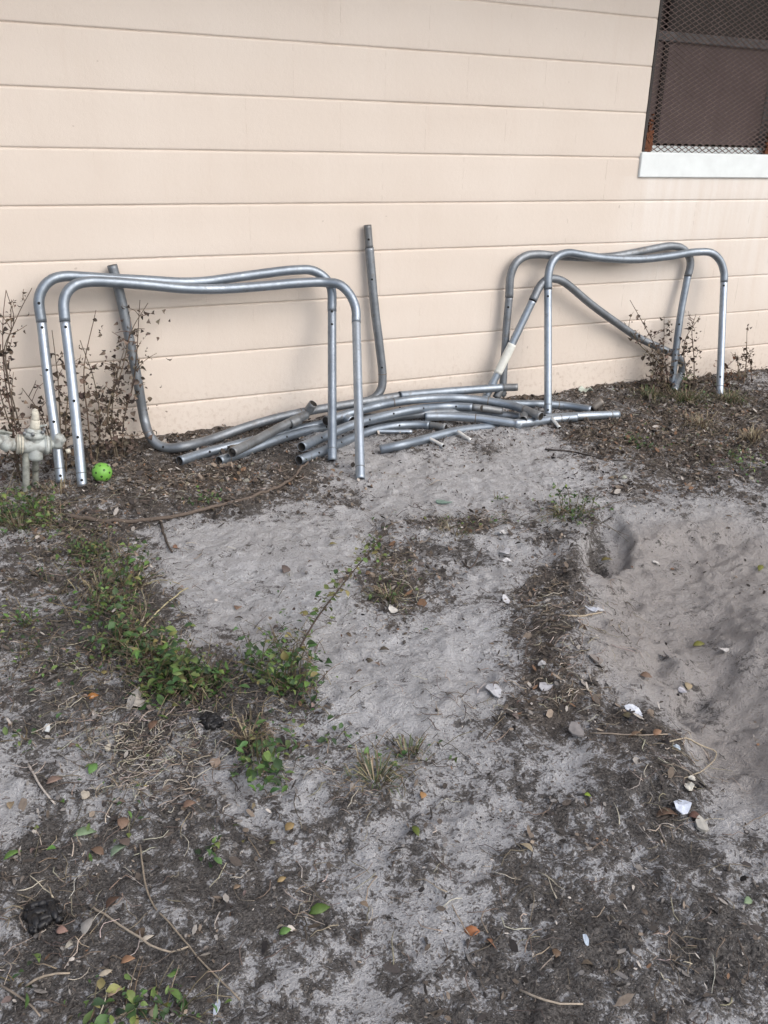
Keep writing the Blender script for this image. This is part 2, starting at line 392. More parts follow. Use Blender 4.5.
def frame(name, label, barpts, legL, legR, mats, holesL=(), holesR=(), barholes=(), group=None):
    """inverted U: bent top tube plus one straight leg pushed into each of its ends"""
    bar = catmull(cpts(barpts)); LL = catmull(cpts([(barpts[0][0], barpts[0][1], bar[0][1])]+legL)); LR = catmull(cpts([(barpts[-1][0], barpts[-1][1], bar[-1][1])]+legR))
    root = empty(name, LL[-1], label, 'pipe frame', group)
    mb = MB(); tube(mb, bar, RP); b = mb.build('top_tube', M[mats[0]], root, root.location)
    for cu, hs, mt in ((LL, holesL, mats[1]), (LR, holesR, mats[2])):
        mb = MB(); tube(mb, cu, RP-.0013); g = mb.build('leg', M[mt], root, root.location)
        mb = MB(); e = sub(cu, .0, .012) if False else np.array([cu[-1]+(cu[-2]-cu[-1])/np.linalg.norm(cu[-2]-cu[-1])*q for q in (.052, .0555)])
        tube(mb, e, RP-.0006, hollow=(False, False)); mb.build('end_ring', M['dull'], root, root.location)
        # dark slip joint where the leg enters the bend
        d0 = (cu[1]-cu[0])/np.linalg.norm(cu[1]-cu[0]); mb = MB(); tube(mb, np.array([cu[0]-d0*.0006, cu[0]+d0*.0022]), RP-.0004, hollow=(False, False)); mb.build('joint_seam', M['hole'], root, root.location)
        for h in hs: hole_at(cu, h, RP-.0013, root)
    for h in barholes: hole_at(bar, h, RP, root)
    return root

# ------------------------------------------------------------ ground
def axis(lo, hi, step, far0, far1):
    a = list(np.arange(lo, hi, step)); d = step; x = a[-1]
    while x < far1: d *= 1.22; x += d; a.append(x)
    d = step; x = a[0]; b = []
    while x > far0: d *= 1.22; x -= d; b.append(x)
    return np.array(b[::-1]+a)
xs = axis(-.75, 4.4, .0085, -140, 140); ys = axis(-3.35, .06, .0085, -140, 140)
def make_ground():
    X, Y = np.meshgrid(xs, ys); x = X.ravel(); y = Y.ravel(); z = gh(x, y)
    nx, ny = len(xs), len(ys)
    me = bpy.data.meshes.new('ground'); V = np.column_stack([x, y, z]).astype(np.float32)
    i, j = np.meshgrid(np.arange(nx-1), np.arange(ny-1)); a = (j*nx+i).ravel()
    Fq = np.column_stack([a, a+1, a+nx+1, a+nx]).astype(np.int32)
    me.vertices.add(len(V)); me.vertices.foreach_set('co', V.ravel())
    me.loops.add(Fq.size); me.loops.foreach_set('vertex_index', Fq.ravel())
    me.polygons.add(len(Fq)); me.polygons.foreach_set('loop_start', np.arange(0, Fq.size, 4, dtype=np.int32)); me.polygons.foreach_set('loop_total', np.full(len(Fq), 4, dtype=np.int32))
    me.update(calc_edges=True); me.polygons.foreach_set('use_smooth', np.ones(len(Fq), bool))
    ca = me.color_attributes.new('soil', 'FLOAT_COLOR', 'POINT')
    ca.data.foreach_set('color', np.column_stack([darkness(x, y), brownness(x, y), pitness(x, y), np.ones_like(x)]).astype(np.float32).ravel())
    me.materials.append(M['ground']); o = bpy.data.objects.new('ground', me); COL.objects.link(o)
    tag(o, 'grey sandy soil with dark patches of leaf mulch and a dug hollow', 'ground', kind='structure')
make_ground()

# ------------------------------------------------------------ house
house = empty('house', (2.4, 0, 0), 'cream painted concrete block building with a screened window', 'building')
HL = np.array(house.location)
WX0, WX1, WZ0, WZ1 = 2.845, 3.765, 1.205, 2.31       # window opening
def wall_front():
    CH = .2032; g = .0058
    zlines = [ZH+CH*k for k in range(-2, 13)]
    prof = []
    z0 = zlines[0]
    for a, b_ in zip(zlines[:-1], zlines[1:]):
        prof += [(a, .0050), (a+g*.45, .0046), (a+g*.7, .0016), (a+g*1.1, .0004), (a+g*1.8, 0), (a+.05, -.0004), (a+.10, 0), (b_-.05, -.0003), (b_-g*1.7, 0), (b_-g*1.0, .0004), (b_-g*.65, .0018), (b_-g*.4, .0046)]
    prof.append((zlines[-1], .005))
    mb = MB()
    def sheet(xa, xb, zlo, zhi):
        pr = [q for q in prof if zlo-1e-6 <= q[0] <= zhi+1e-6]
        if pr[0][0] > zlo+1e-4: pr = [(zlo, 0)]+pr
        if pr[-1][0] < zhi-1e-4: pr = pr+[(zhi, 0)]
        X = list(np.arange(xa, xb, .05))+[xb] if xb-xa < 9 else [xa, xb]
        zz = np.array([q[0] for q in pr]); yy = np.array([q[1] for q in pr]); vs = []
        for x in X:
            wob = fbm(np.full(len(zz), x), zz*.3, 2.2, 3, 50)*.0018
            wz = float(fbm(np.array([x]), np.array([7.]), 1.3, 3, 52)[0])*.0012
            dep = 1+.45*fbm(np.full(len(zz), x), np.round(zz/CH)*3.1, 3.0, 3, 51)
            for z, y, w, d in zip(zz, yy, wob, dep): vs.append((x, y*d+w, z+wz*(zlo+.01 < z < zhi-.01)))
        k = len(pr); fs = [(i*k+j, (i+1)*k+j, (i+1)*k+j+1, i*k+j+1) for i in range(len(X)-1) for j in range(k-1)]
        mb.add(vs, fs)
    zt = zlines[-1]; zb = zlines[0]
    sheet(-1.6, WX0, zb, zt); sheet(WX0, WX1, zb, WZ0); sheet(WX0, WX1, WZ1, zt); sheet(WX1, 6.2, zb, zt)
    sheet(-6.0, -1.6, zb, zt); sheet(6.2, 9.5, zb, zt)
    # reveals
    y0, y1 = 0.0, .14
    for vs in ([(WX0, y0, WZ0), (WX0, y1, WZ0), (WX0, y1, WZ1), (WX0, y0, WZ1)], [(WX1, y0, WZ0), (WX1, y0, WZ1), (WX1, y1, WZ1), (WX1, y1, WZ0)],
               [(WX0, y0, WZ1), (WX0, y1, WZ1), (WX1, y1, WZ1), (WX1, y0, WZ1)], [(WX0, y0, WZ0), (WX1, y0, WZ0), (WX1, y1, WZ0), (WX0, y1, WZ0)]):
        mb.add(vs, [(0, 1, 2, 3)])
    # side and back walls
    box(mb, -6.0, -5.8, .02, 7.0, zb, zt); box(mb, 9.3, 9.5, .02, 7.0, zb, zt); box(mb, -5.8, 9.3, 6.8, 7.0, zb, zt)
    return mb.build('wall', M['wall'], house, HL)
wo = wall_front()
# vertical block joints: faint filled lines, a groove just proud of nothing -> narrow shallow strips
mb = MB(); box(mb, -6.5, 10.0, -.82, 7.6, 2.56, 2.70); box(mb, -6.5, 10.0, -.86, -.82, 2.50, 2.76)
rf = mb.build('roof', M['soffit'], house, HL, smooth=False)
mb = MB()
mb.add([(-6.6, -.90, 2.76), (10.1, -.90, 2.76), (10.1, 3.5, 4.0), (-6.6, 3.5, 4.0), (10.1, 7.7, 2.76), (-6.6, 7.7, 2.76)], [(0, 1, 2, 3), (3, 2, 4, 5), (0, 3, 5), (1, 4, 2)])
mb.build('shingles', M['shingle'], rf, HL, smooth=False)

# sill
mb = MB(); n = 26
sx0, sx1 = WX0-.006, WX1+.02
box(mb, sx0, sx1, -.014, .13, 1.095, 1.213)
win = MB()
# window frame, set back
fr = MB(); yb0, yb1 = .075, .115
box(fr, WX0, WX0+.055, yb0, yb1, WZ0, WZ1); box(fr, WX1-.055, WX1, yb0, yb1, WZ0, WZ1)
box(fr, WX0+.055, WX1-.055, yb0, yb1, WZ1-.05, WZ1); pass
box(fr, WX0+.055, WX1-.055, yb0-.012, yb1-.01, 1.715, 1.757)
wf = bevel(fr.build('window', M['winframe'], house, HL, smooth=False), .003)
sill = bevel(mb.build('sill', M['white'], wf, HL, smooth=False), .006, 3)
lg = MB(); box(lg, WX0+.056, WX1-.056, .045, .110, WZ0+.0085, WZ0+.040); lg.build('inner_ledge', M['white'], wf, HL, smooth=False)
p1 = MB(); box(p1, WX0+.056, WX1-.056, .092, .097, 1.758, WZ1-.051); p1.build('pane', M['pane'], wf, HL, smooth=False)
p2 = MB(); box(p2, WX0+.056, WX1-.056, .084, .088, WZ0+.051, 1.714)
p2.build('insect_screen', M['insect'], wf, HL, smooth=False)
bb = MB(); box(bb, WX0+.13, WX0+.155, .070, .0835, WZ0+.05, WZ1-.05); bb.build('mullion', M['interior'], wf, HL, smooth=False)
# steel surround and expanded metal
sr = MB()
ym0, ym1 = -.004, .030
box(sr, WX0+.002, WX0+.016, ym0, ym1, WZ0+.01, WZ1); box(sr, WX1-.016, WX1-.002, ym0, ym1, WZ0+.01, WZ1)
box(sr, WX0+.016, WX1-.016, ym0, ym1, WZ1-.014, WZ1-.001)
sr.build('steel_surround', flat('dark_steel', (.05, .045, .045), .6, .4, 30, .4), wf, HL, smooth=False)
def expanded():
    mb = MB(); LW, SW = .046, .0235; th = .0024; y0 = .004; x = WX0+.012; rows = int((WZ1-WZ0-.012)/(SW/2)); 
    cols = int((WX1-WX0-.024)/(LW))
    for r in range(rows):
        z = WZ0+.010+r*SW/2
        for c in range(cols+1):
            xa = x+c*LW+(LW/2 if r % 2 else 0)
            for sg in (-1, 1):
                xb = xa+sg*LW/2; zb = z+SW/2
                if not (WX0+.008 < xa < WX1-.008 and WX0+.008 < xb < WX1-.008): continue
                if zb > WZ1: continue
                p = np.array([xa, y0+(.002 if r % 2 else 0), z]); q = np.array([xb, y0+(0 if r % 2 else .002), zb]); d = (q-p)/np.linalg.norm(q-p)
                nrm = np.cross(d, [0, 1, 0])*th*.55; dy = np.array([0, .0022, 0])
                vs = [p-nrm-dy, p+nrm-dy, p+nrm+dy, p-nrm+dy, q-nrm-dy, q+nrm-dy, q+nrm+dy, q-nrm+dy]
                mb.add(vs, [(0, 4, 5, 1), (1, 5, 6, 2), (2, 6, 7, 3), (3, 7, 4, 0)])
    return mb
em = expanded().build('security_mesh', M['screenrust'], wf, HL, smooth=False)
# rust crusts in the lower corners
for (cx, w, hgt) in ((WX0+.040, .035, .12), (WX1-.045, .05, .14)):
    ru = MB()
    for k in range(150):
        zz = WZ0+.012+abs(rng.normal(0, .5))*hgt; xx = cx+rng.uniform(-1, 1)*w*.6; s = rng.uniform(.002, .006)
        box(ru, xx-s, xx+s, -.001-s*.3, .012, zz-s, zz+s)
    ru.build('rust_scale', M['rust'], wf, HL, smooth=False)
# dark room
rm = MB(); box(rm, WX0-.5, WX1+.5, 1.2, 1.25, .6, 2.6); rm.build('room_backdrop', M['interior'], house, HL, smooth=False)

# vertical block joints (faint, filled with paint)
def joints():
    mb = MB(); CH = .2032; Zs = [ZH+CH*k for k in range(-1, 12)]
    for k, z in enumerate(Zs):
        # course k spans z..z+CH ; the course with joints at X=0 is the one below line A (7th line)
        off = 0.0 if k % 2 == 0 else .2032
        for i in range(-3, 13):
            x = i*.4064+off+rng.normal(0, .004)
            if WX0-.01 < x < WX1+.01 and z+CH > 1.08: continue
            w = .0014*rng.uniform(.6, 1.3); t = rng.uniform(.15, .8)
            segs = 8
            for s in range(segs):
                if rng.random() > t+.1: continue
                za = z+.010+(CH-.02)*s/segs; zb = z+.010+(CH-.02)*(s+1)/segs
                wob = float(fbm(np.array([x]), np.array([za*.3]), 2.2, 3, 50)[0])*.0018
                box(mb, x-w, x+w, -.0009+wob, .006, za, zb)
    o = mb.build('vertical_joint', M['wall'], house, HL, smooth=False); o['kind'] = 'stuff'
joints()

# ------------------------------------------------------------ the leaning frames
GF = 'bent steel tube frames leaning on the wall'
yg = lambda px, py: float(G(px, py, .0)[1])
def legY(px, py): return yg(px, py)
# left pair, back one
YT = -.035
b = legY(61.2, 484); c = legY(332.3, 461)
fr_ = lambda a, t, y: a+(y-a)*t
frame('tube_frame', 'rear galvanised tube frame of the left pair, its outer leg beside the grey valve',
      [(41.5, 322, fr_(b, .76, YT)), (39, 300, None), (43, 288, None), (52, 279.5, None), (65, 276.3, YT-.045), (86, 277, None), (117, 279, None), (146, 280.4, None), (182, 282.4, None), (205, 281.5, None), (227.7, 278.5, None), (261.6, 273.8, None), (295.4, 270, None), (312, 270.4, YT-.045), (324, 277, None), (331, 288, None), (332, 311, fr_(c, .80, YT))],
      [(48.2, 380.6, fr_(b, .49, YT)), (56, 437.9, fr_(b, .21, YT)), (61.2, 482.5, b)], [(332.3, 461, c)], ('galv', 'bright', 'galv'),
      (.04, .3, .62, .96), (.03, .12), (.045,), GF)
b2 = legY(82.5, 487); c2 = legY(360.4, 479.5); YT2 = -.13
frame('tube_frame', 'front galvanised tube frame of the left pair, shiny leg beside the lime ball',
      [(65, 321.5, fr_(b2, .82, YT2)), (63.8, 302.5, None), (67, 292.5, None), (75, 285, None), (88.5, 281.8, YT2), (117, 282.6, None), (146, 284.8, None), (182, 288.4, None), (205, 289.2, None), (227.7, 288.7, None), (261.6, 286.3, None), (295, 283.3, None), (322.5, 282.3, YT2), (339.4, 284.6, None), (350, 294.8, None), (355.7, 308.3, None), (356.3, 322.5, fr_(c2, .80, YT2))],
      [(69, 354.6, fr_(b2, .66, YT2)), (76.8, 427.5, fr_(b2, .30, YT2)), (82.5, 487, b2)], [(360.4, 479.5, c2)], ('galv', 'bright', 'bright'),
      (.05, .5, .72, .965), (), (), GF)
# right frames
b = min(-.085, legY(502, 396)); c = legY(672, 385)
frame('tube_frame', 'dull grey tube frame at right standing flattest against the wall behind the others',
      [(509.2, 297, fr_(b, .7, YT)), (510.8, 275, None), (516, 263, None), (525.7, 256, None), (538, 254.3, YT-.01), (555.6, 255.8, None), (590, 257.5, None), (616, 256, None), (649, 249.7, None), (672, 246, YT-.01), (683, 249, None), (690, 259, None), (690, 268, None), (687.8, 276, fr_(c, .8, YT))],
      [(506.4, 328, None), (502.3, 396, b)], [(680.4, 316, None), (672, 384, c)], ('weathered', 'weathered', 'galv'), (.12,), (.45, .9), (), GF)
b = legY(548, 415); c = legY(719.6, 396); YR = -.085
frame('tube_frame', 'front galvanised tube frame at right with upright shiny legs and wavy top bar',
      [(548, 289, fr_(b, .82, YR)), (548, 278.7, None), (551, 264.6, None), (557, 256.7, None), (568, 253, YR), (580, 254.6, None), (606, 258.3, None), (639.6, 259.3, None), (668, 256.4, None), (697, 252, YR), (711.5, 253, None), (720, 260.7, None), (724, 272.7, None), (724, 282, fr_(c, .8, YR))],
      [(548, 415, b)], [(722, 330, None), (719.6, 396, c)], ('galv', 'bright', 'bright'), (.06, .97), (.05, .85), (), GF)
b = legY(482, 409); c = legY(674, 390)
f3 = frame('tube_frame', 'tilted tube frame at right, dark sloping bar and white tape on its slanted leg',
      [(532.7, 300.6, -.115), (539.8, 286.5, None), (546, 280.2, None), (553.8, 278.6, -.088), (562.6, 281.3, None), (571.4, 287.6, None), (580, 295, None), (592, 305, None), (616, 322.5, None), (639.6, 338.3, -.05), (663.5, 349.4, None), (677, 356.3, None), (682.4, 365, -.08), (680.8, 374, None)],
      [(508, 352.5, None), (492.3, 384, None), (482, 405, b)], [(674, 391, c)], ('weathered', 'bright', 'bright'), (), (), (), GF)
leg = [o for o in f3.children if o.name.startswith('leg')][0]
LV = np.array([np.array(v.co)+np.array(f3.location) for v in leg.data.vertices])
i0, i1 = int(len(LV)/18*.40), int(len(LV)/18*.68)
cen = np.array([LV[i*18:(i+1)*18].mean(0) for i in range(i0, i1)])
mb = MB(); tube(mb, cen, RP+.0012, hollow=(False, False)); mb.build('tape_wrap', M['wrap'], f3, f3.location)

# ------------------------------------------------------------ tubes standing / lying behind
GJ = 'bent tubes standing upside down behind the pile'
def pipe(name, label, cat, pts, mode, mat, r=RP, holes=(), rings=(), sockets=(), group=None, swage=None, hollow=(True, True), seammat='hole'):
    cu = catmull(cpts(pts, mode)); root = empty(name, cu[0], label, cat, group)
    if swage:    # (fraction, side): thinner push-in end
        a, side = swage
        if side == 'end': body, end = sub(cu, 0, a), sub(cu, a, 1)
        else: body, end = sub(cu, a, 1), sub(cu, 0, a)
        mb = MB(); tube(mb, body, r, hollow=hollow); mb.build('tube', M[mat], root, root.location)
        mb = MB(); tube(mb, end, r-.0025); mb.build('push_in_end', M['dull'], root, root.location)
    else:
        mb = MB(); tube(mb, cu, r, hollow=hollow); mb.build('tube', M[mat], root, root.location)
    for fr in rings:
        i = int(fr*(len(cu)-1)); i = min(max(i, 1), len(cu)-2); d = cu[i+1]-cu[i]; d /= np.linalg.norm(d)
        mb = MB(); tube(mb, np.array([cu[i]-d*.0022, cu[i]+d*.0022]), r+.0006, hollow=(False, False)); mb.build('joint_seam', M['rusty'], root, root.location)
    for h in holes: hole_at(cu, h[0] if isinstance(h, tuple) else h, r, root, rad=.0048)
    for s in sockets:   # (pixel a, pixel b, height a, height b, mat, radius)
        A = cpts([(s[0][0], s[0][1], s[2]), (s[1][0], s[1][1], s[3])], 'Z') if mode == 'Z' else [onY(s[0][0], s[0][1], s[2]), onY(s[1][0], s[1][1], s[3])]
        mb = MB(); tube(mb, catmull(A), s[5] if len(s) > 5 else r+.002); mb.build('socket', M[s[4]], root, root.location)
    return root
FY = lambda x, y: min(-.05, float(G(x, y, RP)[1]))
pipe('bent_pipe', 'weathered tube behind the left frames, bending into a long bar on the ground', 'bent pipe',
     [(112, 265, -.035), (120, 294.7, None), (130, 341.6, None), (138, 383, None), (144.5, 420, -.075), (149, 434, None), (156, 443.5, FY(158, 446)), (168, 448, FY(168, 448)), (183.7, 446.5, FY(183.7, 446.5)), (210.8, 439.5, FY(210.8, 439.5)), (244.6, 427.5, FY(244, 427.5)*.5-.07), (271.7, 419.4, -.10), (309, 411, None), (344.6, 405, None), (404, 395.3, -.115)],
     'Y', 'weathered', holes=(.4,), rings=(.74,), group=None)
pipe('bent_pipe', 'weathered tube standing alone upright against the wall between the two frame groups', 'bent pipe',
     [(367.5, 225, -.03), (370.5, 262, None), (375, 310, None), (380, 350, None), (382.5, 376, -.06), (381.5, 388, None), (376, 396.5, None), (364, 402, -.07), (350, 405, -.07)],
     'Y', 'weathered', holes=(.07, .27, .72), rings=(.75,), swage=(.11, 'start'))

# ------------------------------------------------------------ the pile (pixel, pixel, height above the soil)
GP = 'curved steel tubes piled on the ground by the wall'
r = RP
def pl(label, pts, mat='galv', **kw): return pipe('curved_pipe', label, 'pipe', pts, 'Z', mat, group=GP, **kw)
pl('tube with the lowest left end in the pile, grey open end on brown mulch',
   [(179.5, 461, r), (205, 453, r), (238, 444.5, r), (280, 434, r), (320, 424.5, r*1.6), (350, 418, r*2)], 'galv', holes=(.18,), swage=(.0001, 'start') if False else None)
pl('long curved tube whose open silver end pokes out beneath the rusty saddle',
   [(219, 461, r), (245, 452, r), (274, 441, r), (305, 431.5, r), (329, 426.5, r), (372, 418, r*1.5), (400, 415, r)], 'galv', holes=(.38, .62), rings=(.05,))
pl('dull tube with rusty socket and a short open stub sticking up at its right end',
   [(232, 452.5, r*2.6), (254, 441.5, r*3), (276, 429.5, r*3.2), (297, 419, r*3.6), (306, 415, r*3.8)], 'dull',
   sockets=[((230, 450), (240, 449), r*2.6, r*2.9, 'rusty', r*1.02), ((304, 416), (313.5, 403.5), .06, .125, 'dull', r*1.02), ((289.5, 424), (299, 419.5), .07, .075, 'dull', r*1.14)])
pl('tube with rusty open left end and bolt dots, arching through the pile middle',
   [(301.5, 447, r*3.2), (320, 438.5, r*3.2), (335, 431.8, r*3.4), (352, 425, r*3.6), (385, 415.8, r*3.4), (415, 409.5, r*2.8), (448, 406.5, r*2.6), (480, 408, r*2.6), (502, 411.2, r*2.2)], 'galv',
   holes=(.12, .38, .5, .65, .82), swage=(.88, 'end'))
pl('tube lying beneath the rusty ended one, cut left end resting on mulch',
   [(299, 460.5, r), (322, 451.5, r), (345, 441, r), (372, 430.5, r*1.1), (400, 425.5, r), (425, 425, r), (446, 428, r)], 'galv', holes=(.11, .32, .75), swage=(.9, 'end'))
pl('tube with torn silver socket at left, arching under the topmost straight tube',
   [(330, 420, r*3.4), (344, 415, r*3.6), (360, 410.5, r*4), (378, 405.8, r*4.4), (400, 401.6, r*4.6), (431, 398.5, r*4.6), (460, 398.3, r*4.4), (488, 401.3, r*4), (510, 405, r*3.8), (528, 411, r*3.4)], 'galv', rings=(.33, .80), holes=(),
   sockets=[((341, 415.5), (352, 421), .07, .066, 'bright', r*1.1), ((326, 421), (333, 418.3), .066, .07, 'dull', r*1.05), ((524, 409.5), (541, 416.5), .075, .06, 'dull', r*1.02), ((527, 410), (523, 420), .07, .04, 'dull', r*.95)])
pl('straight tube lying highest on the pile with a dark open left end',
   [(399.5, 395.6, r*5.6), (450, 391.3, r*5.5), (502, 387.6, r*5.4)], 'galv',
   sockets=[((502, 387.6), (517.5, 387.2), r*5.4, r*5.4, 'dull', r*.93), ((501, 389), (496, 398), r*5.0, r*3, 'dull', r*1.0)])
pl('bright silver tube below the arching tubes with a dark open left end',
   [(424.5, 416.6, r*1.7), (450, 416.7, r*1.7), (478, 418.3, r*1.7), (500, 421.2, r*1.5), (522, 424.6, r)], 'bright', rings=(.55,))
pl('bright tube end pointing right beside the front leg of the right frame',
   [(514, 423.5, r), (529, 422.2, r), (553, 419.4, r), (577, 417.3, r)], 'bright', hollow=(False, True), rings=(.8,))
pl('shortest visible silver tube end pointing right, farthest right of the pile',
   [(545, 418.2, r), (580, 416, r), (618, 414.6, r)], 'bright', rings=(.88,))
pl('tube along the pile back ending in a dark socket near the plastic scrap',
   [(490, 404, r*1.2), (526, 404, r), (563, 405.4, r), (591, 409.8, r)], 'galv', rings=(.7,),
   sockets=[((592, 408.5), (602, 400.5), .02, .05, 'rusty', r*.95)])
pl('front tube lying on pale sand with rusty open end at left and two shiny pegs',
   [(380, 449.5, r), (400, 445.5, r), (427, 438.5, r), (450, 432.5, r*.7), (471, 429, r*.3), (497, 427, -.006), (512, 427, -.022)], 'galv',
   sockets=[((429, 438.5), (443.5, 446), .020, .010, 'pin', .0085), ((458, 431.8), (471, 440.5), .020, .010, 'pin', .0085)])
pipe('thin_rod', 'thin silver rod lying under the pile left of the short bolt dotted tube', 'rod', [(364, 431.2, .01), (412, 431.8, .01)], 'Z', 'bright', r=.010)
pipe('thin_rod', 'short silver peg lying against the foot of the right front frame leg', 'rod', [(552, 418.5, .03), (559.5, 428, .009)], 'Z', 'pin', r=.0085)
pl('short tube end lying low in the pile behind the rusty ended pair',
   [(366, 424, r), (395, 417.5, r*1.3), (430, 413, r*1.3), (470, 412.5, r), (520, 417, r)], 'weathered')

# ------------------------------------------------------------ lime ball with holes
def ball():
    c = G(102, 481); rad = .0375; c = np.array([c[0], c[1], ghs(c[0], c[1])+rad-.003]); P = onZ(102, 472.3, c[2]); c = np.array([P[0], P[1], ghs(P[0], P[1])+rad-.003])
    import bmesh
    bm = bmesh.new(); bmesh.ops.create_uvsphere(bm, u_segments=48, v_segments=32, radius=rad)
    me = bpy.data.meshes.new('ball'); bm.to_mesh(me); bm.free(); me.polygons.foreach_set('use_smooth', [True]*len(me.polygons)); me.materials.append(M['ball'])
    o = bpy.data.objects.new('plastic_ball', me); o.location = tuple(c); COL.objects.link(o)
    tag(o, 'lime green plastic ball with round holes on the mulch by the left frame leg', 'ball')
    n = 26; g = (1+5**.5)/2
    for i in range(n):
        z = 1-2*(i+.5)/n; a = 2*math.pi*i/g+.4; d = np.array([math.cos(a)*math.sqrt(1-z*z), math.sin(a)*math.sqrt(1-z*z), z])
        t = np.cross(d, [.3, .5, .8]); t /= np.linalg.norm(t); s = np.cross(d, t); k = 14; mb = MB()
        R_ = lambda off, rd: [d*(rad+off)+rd*(math.cos(q)*s+math.sin(q)*t) for q in np.linspace(0, 2*math.pi, k, endpoint=False)]
        vs = R_(-.002, .0044)+R_(-.0001, .0044); mb.add(vs, [(j, (j+1) % k, k+(j+1) % k, k+j) for j in range(k)]+[tuple(k+j for j in range(k))])
        h = mb.build('hole', M['hole'], None, None, smooth=False); h.parent = o
ball()

# ------------------------------------------------------------ valve assembly
def valve():
    base = G(26, 492); Y = float(base[1]); S = lambda px, py, dy=0.0: onY(px, py, Y+dy)
    s = scale_at(base); root = empty('water_valve', base, 'weathered grey green valve assembly on a riser pipe at the left edge', 'valve')
    def part(name, segs, mat):
        mb = MB()
        for a, b_, ra, rb in segs:
            cu = catmull([a, b_], .01); tube(mb, cu, 1.0, 20, (False, False), taper=lambda t, ra=ra, rb=rb: ra+(rb-ra)*t)
        return mb.build(name, M[mat], root, root.location)
    part('riser_pipe', [(S(26, 494), S(26, 452), .0125, .0125)], 'pvc')
    part('riser_pipe', [(S(35.5, 470, .05), S(35.5, 452, .01), .012, .012), (S(35.5, 495, .09), S(35.5, 466, .05), .011, .011)], 'pvc')
    part('valve_body', [(S(22, 444.5), S(51, 445), .031, .030), (S(35.5, 459), S(35.5, 432), .026, .029), (S(35.5, 452), S(35.5, 460), .024, .018)], 'valve')
    part('collar', [(S(16.5, 444), S(23, 444.3), .036, .034), ], 'valve_pale')
    part('collar', [(S(44.5, 445), S(48.5, 445), .035, .035)], 'valve')
    part('bonnet', [(S(34.5, 437), S(34.5, 432), .037, .034), (S(34.5, 432), S(34.8, 428.5), .030, .021)], 'valve')
    part('stem', [(S(34.8, 429), S(35.5, 420), .020, .015), (S(35.5, 421), S(35, 411), .014, .0115), (S(35, 411), S(34, 409), .0115, .005)], 'valve_pale')
    part('lever', [(S(36, 427), S(47, 425, -.02), .005, .0035)], 'valve')
    part('elbow', [(S(16.5, 443.8), S(9, 446), .022, .021), (S(10, 446), S(2, 441), .028, .027), (S(3, 441), S(-14, 440), .021, .021), (S(4, 442), S(4, 434), .022, .018)], 'valve')
    part('lever', [(S(3, 434), S(2, 430), .008, .008), (S(-5, 430), S(12, 433.5, -.02), .0055, .005)], 'pvc')
    part('outlet', [(S(51, 445), S(58, 443), .016, .016), (S(57, 446), S(60, 436, -.02), .019, .016), (S(58, 446), S(64, 439, -.03), .01, .009)], 'valve')
    for q in (18, 20.5, 46, 50): part('thread_ring', [(S(q, 444.3), S(q+.8, 444.3), .0385 if q < 30 else .036, .037 if q < 30 else .0345)], 'pvc')
    for q in range(6):
        a = q*math.pi/3+.3; c0 = S(34.5, 433)+np.array([.036*math.cos(a), .036*math.sin(a), 0]); part('bolt', [(c0, c0+np.array([0, 0, .012]), .0055, .0055)], 'dull')
    part('cap', [(S(66, 451.5, -.03), S(70.5, 450.5, -.03), .009, .008)], 'valve_pale')
    part('feed_pipe', [(S(-14, 440), S(-14, 500), .02, .02)], 'pvc')
valve()

# ------------------------------------------------------------ vegetation builders
def leaf(mb, c, size, col, normal=None, width=.5, curl=.25, ang=None):
    n = np.array(normal if normal is not None else rng.normal(0, .5, 3)+[0, 0, 1.0], float); n /= np.linalg.norm(n)
    a = rng.normal(0, 1, 3) if ang is None else np.array(ang, float); u = a-n*(a@n); u /= np.linalg.norm(u)+1e-9; w = np.cross(n, u)
    L = size; W = size*width*.5
    pr = [(0, .02), (.22, .75), (.48, 1.0), (.75, .62), (1, .03)]; vs = []
    for t, q in pr:
        base = np.array(c)+u*(t-.1)*L+n*(-curl*L*(t-.4)**2)
        vs += [base-w*W*q+n*W*q*.35, base, base+w*W*q+n*W*q*.35]
    fs = []
    for i in range(4): fs += [(3*i, 3*i+1, 3*i+4, 3*i+3), (3*i+1, 3*i+2, 3*i+5, 3*i+4)]
    mb.add(vs, fs, col)
def stem(mb, P, r0, r1, col, seg=5): 
    P = catmull(P, .02); tube(mb, P, 1.0, seg, (False, False), taper=lambda t: r0+(r1-r0)*t, col=col)
    return P
GREENS = [(.050, .110, .028), (.035, .078, .023), (.085, .165, .036), (.058, .118, .04), (.12, .185, .05), (.028, .058, .022)]
YG = [(.14, .19, .05), (.20, .19, .07), (.11, .17, .045)]
DRYC = [(.085, .062, .048), (.13, .10, .078), (.055, .042, .035), (.19, .15, .115)]
def jit(c, k=.25): f = 1+rng.uniform(-k, k); return tuple(max(.004, x*f*(1+rng.uniform(-.08, .08))) for x in c)
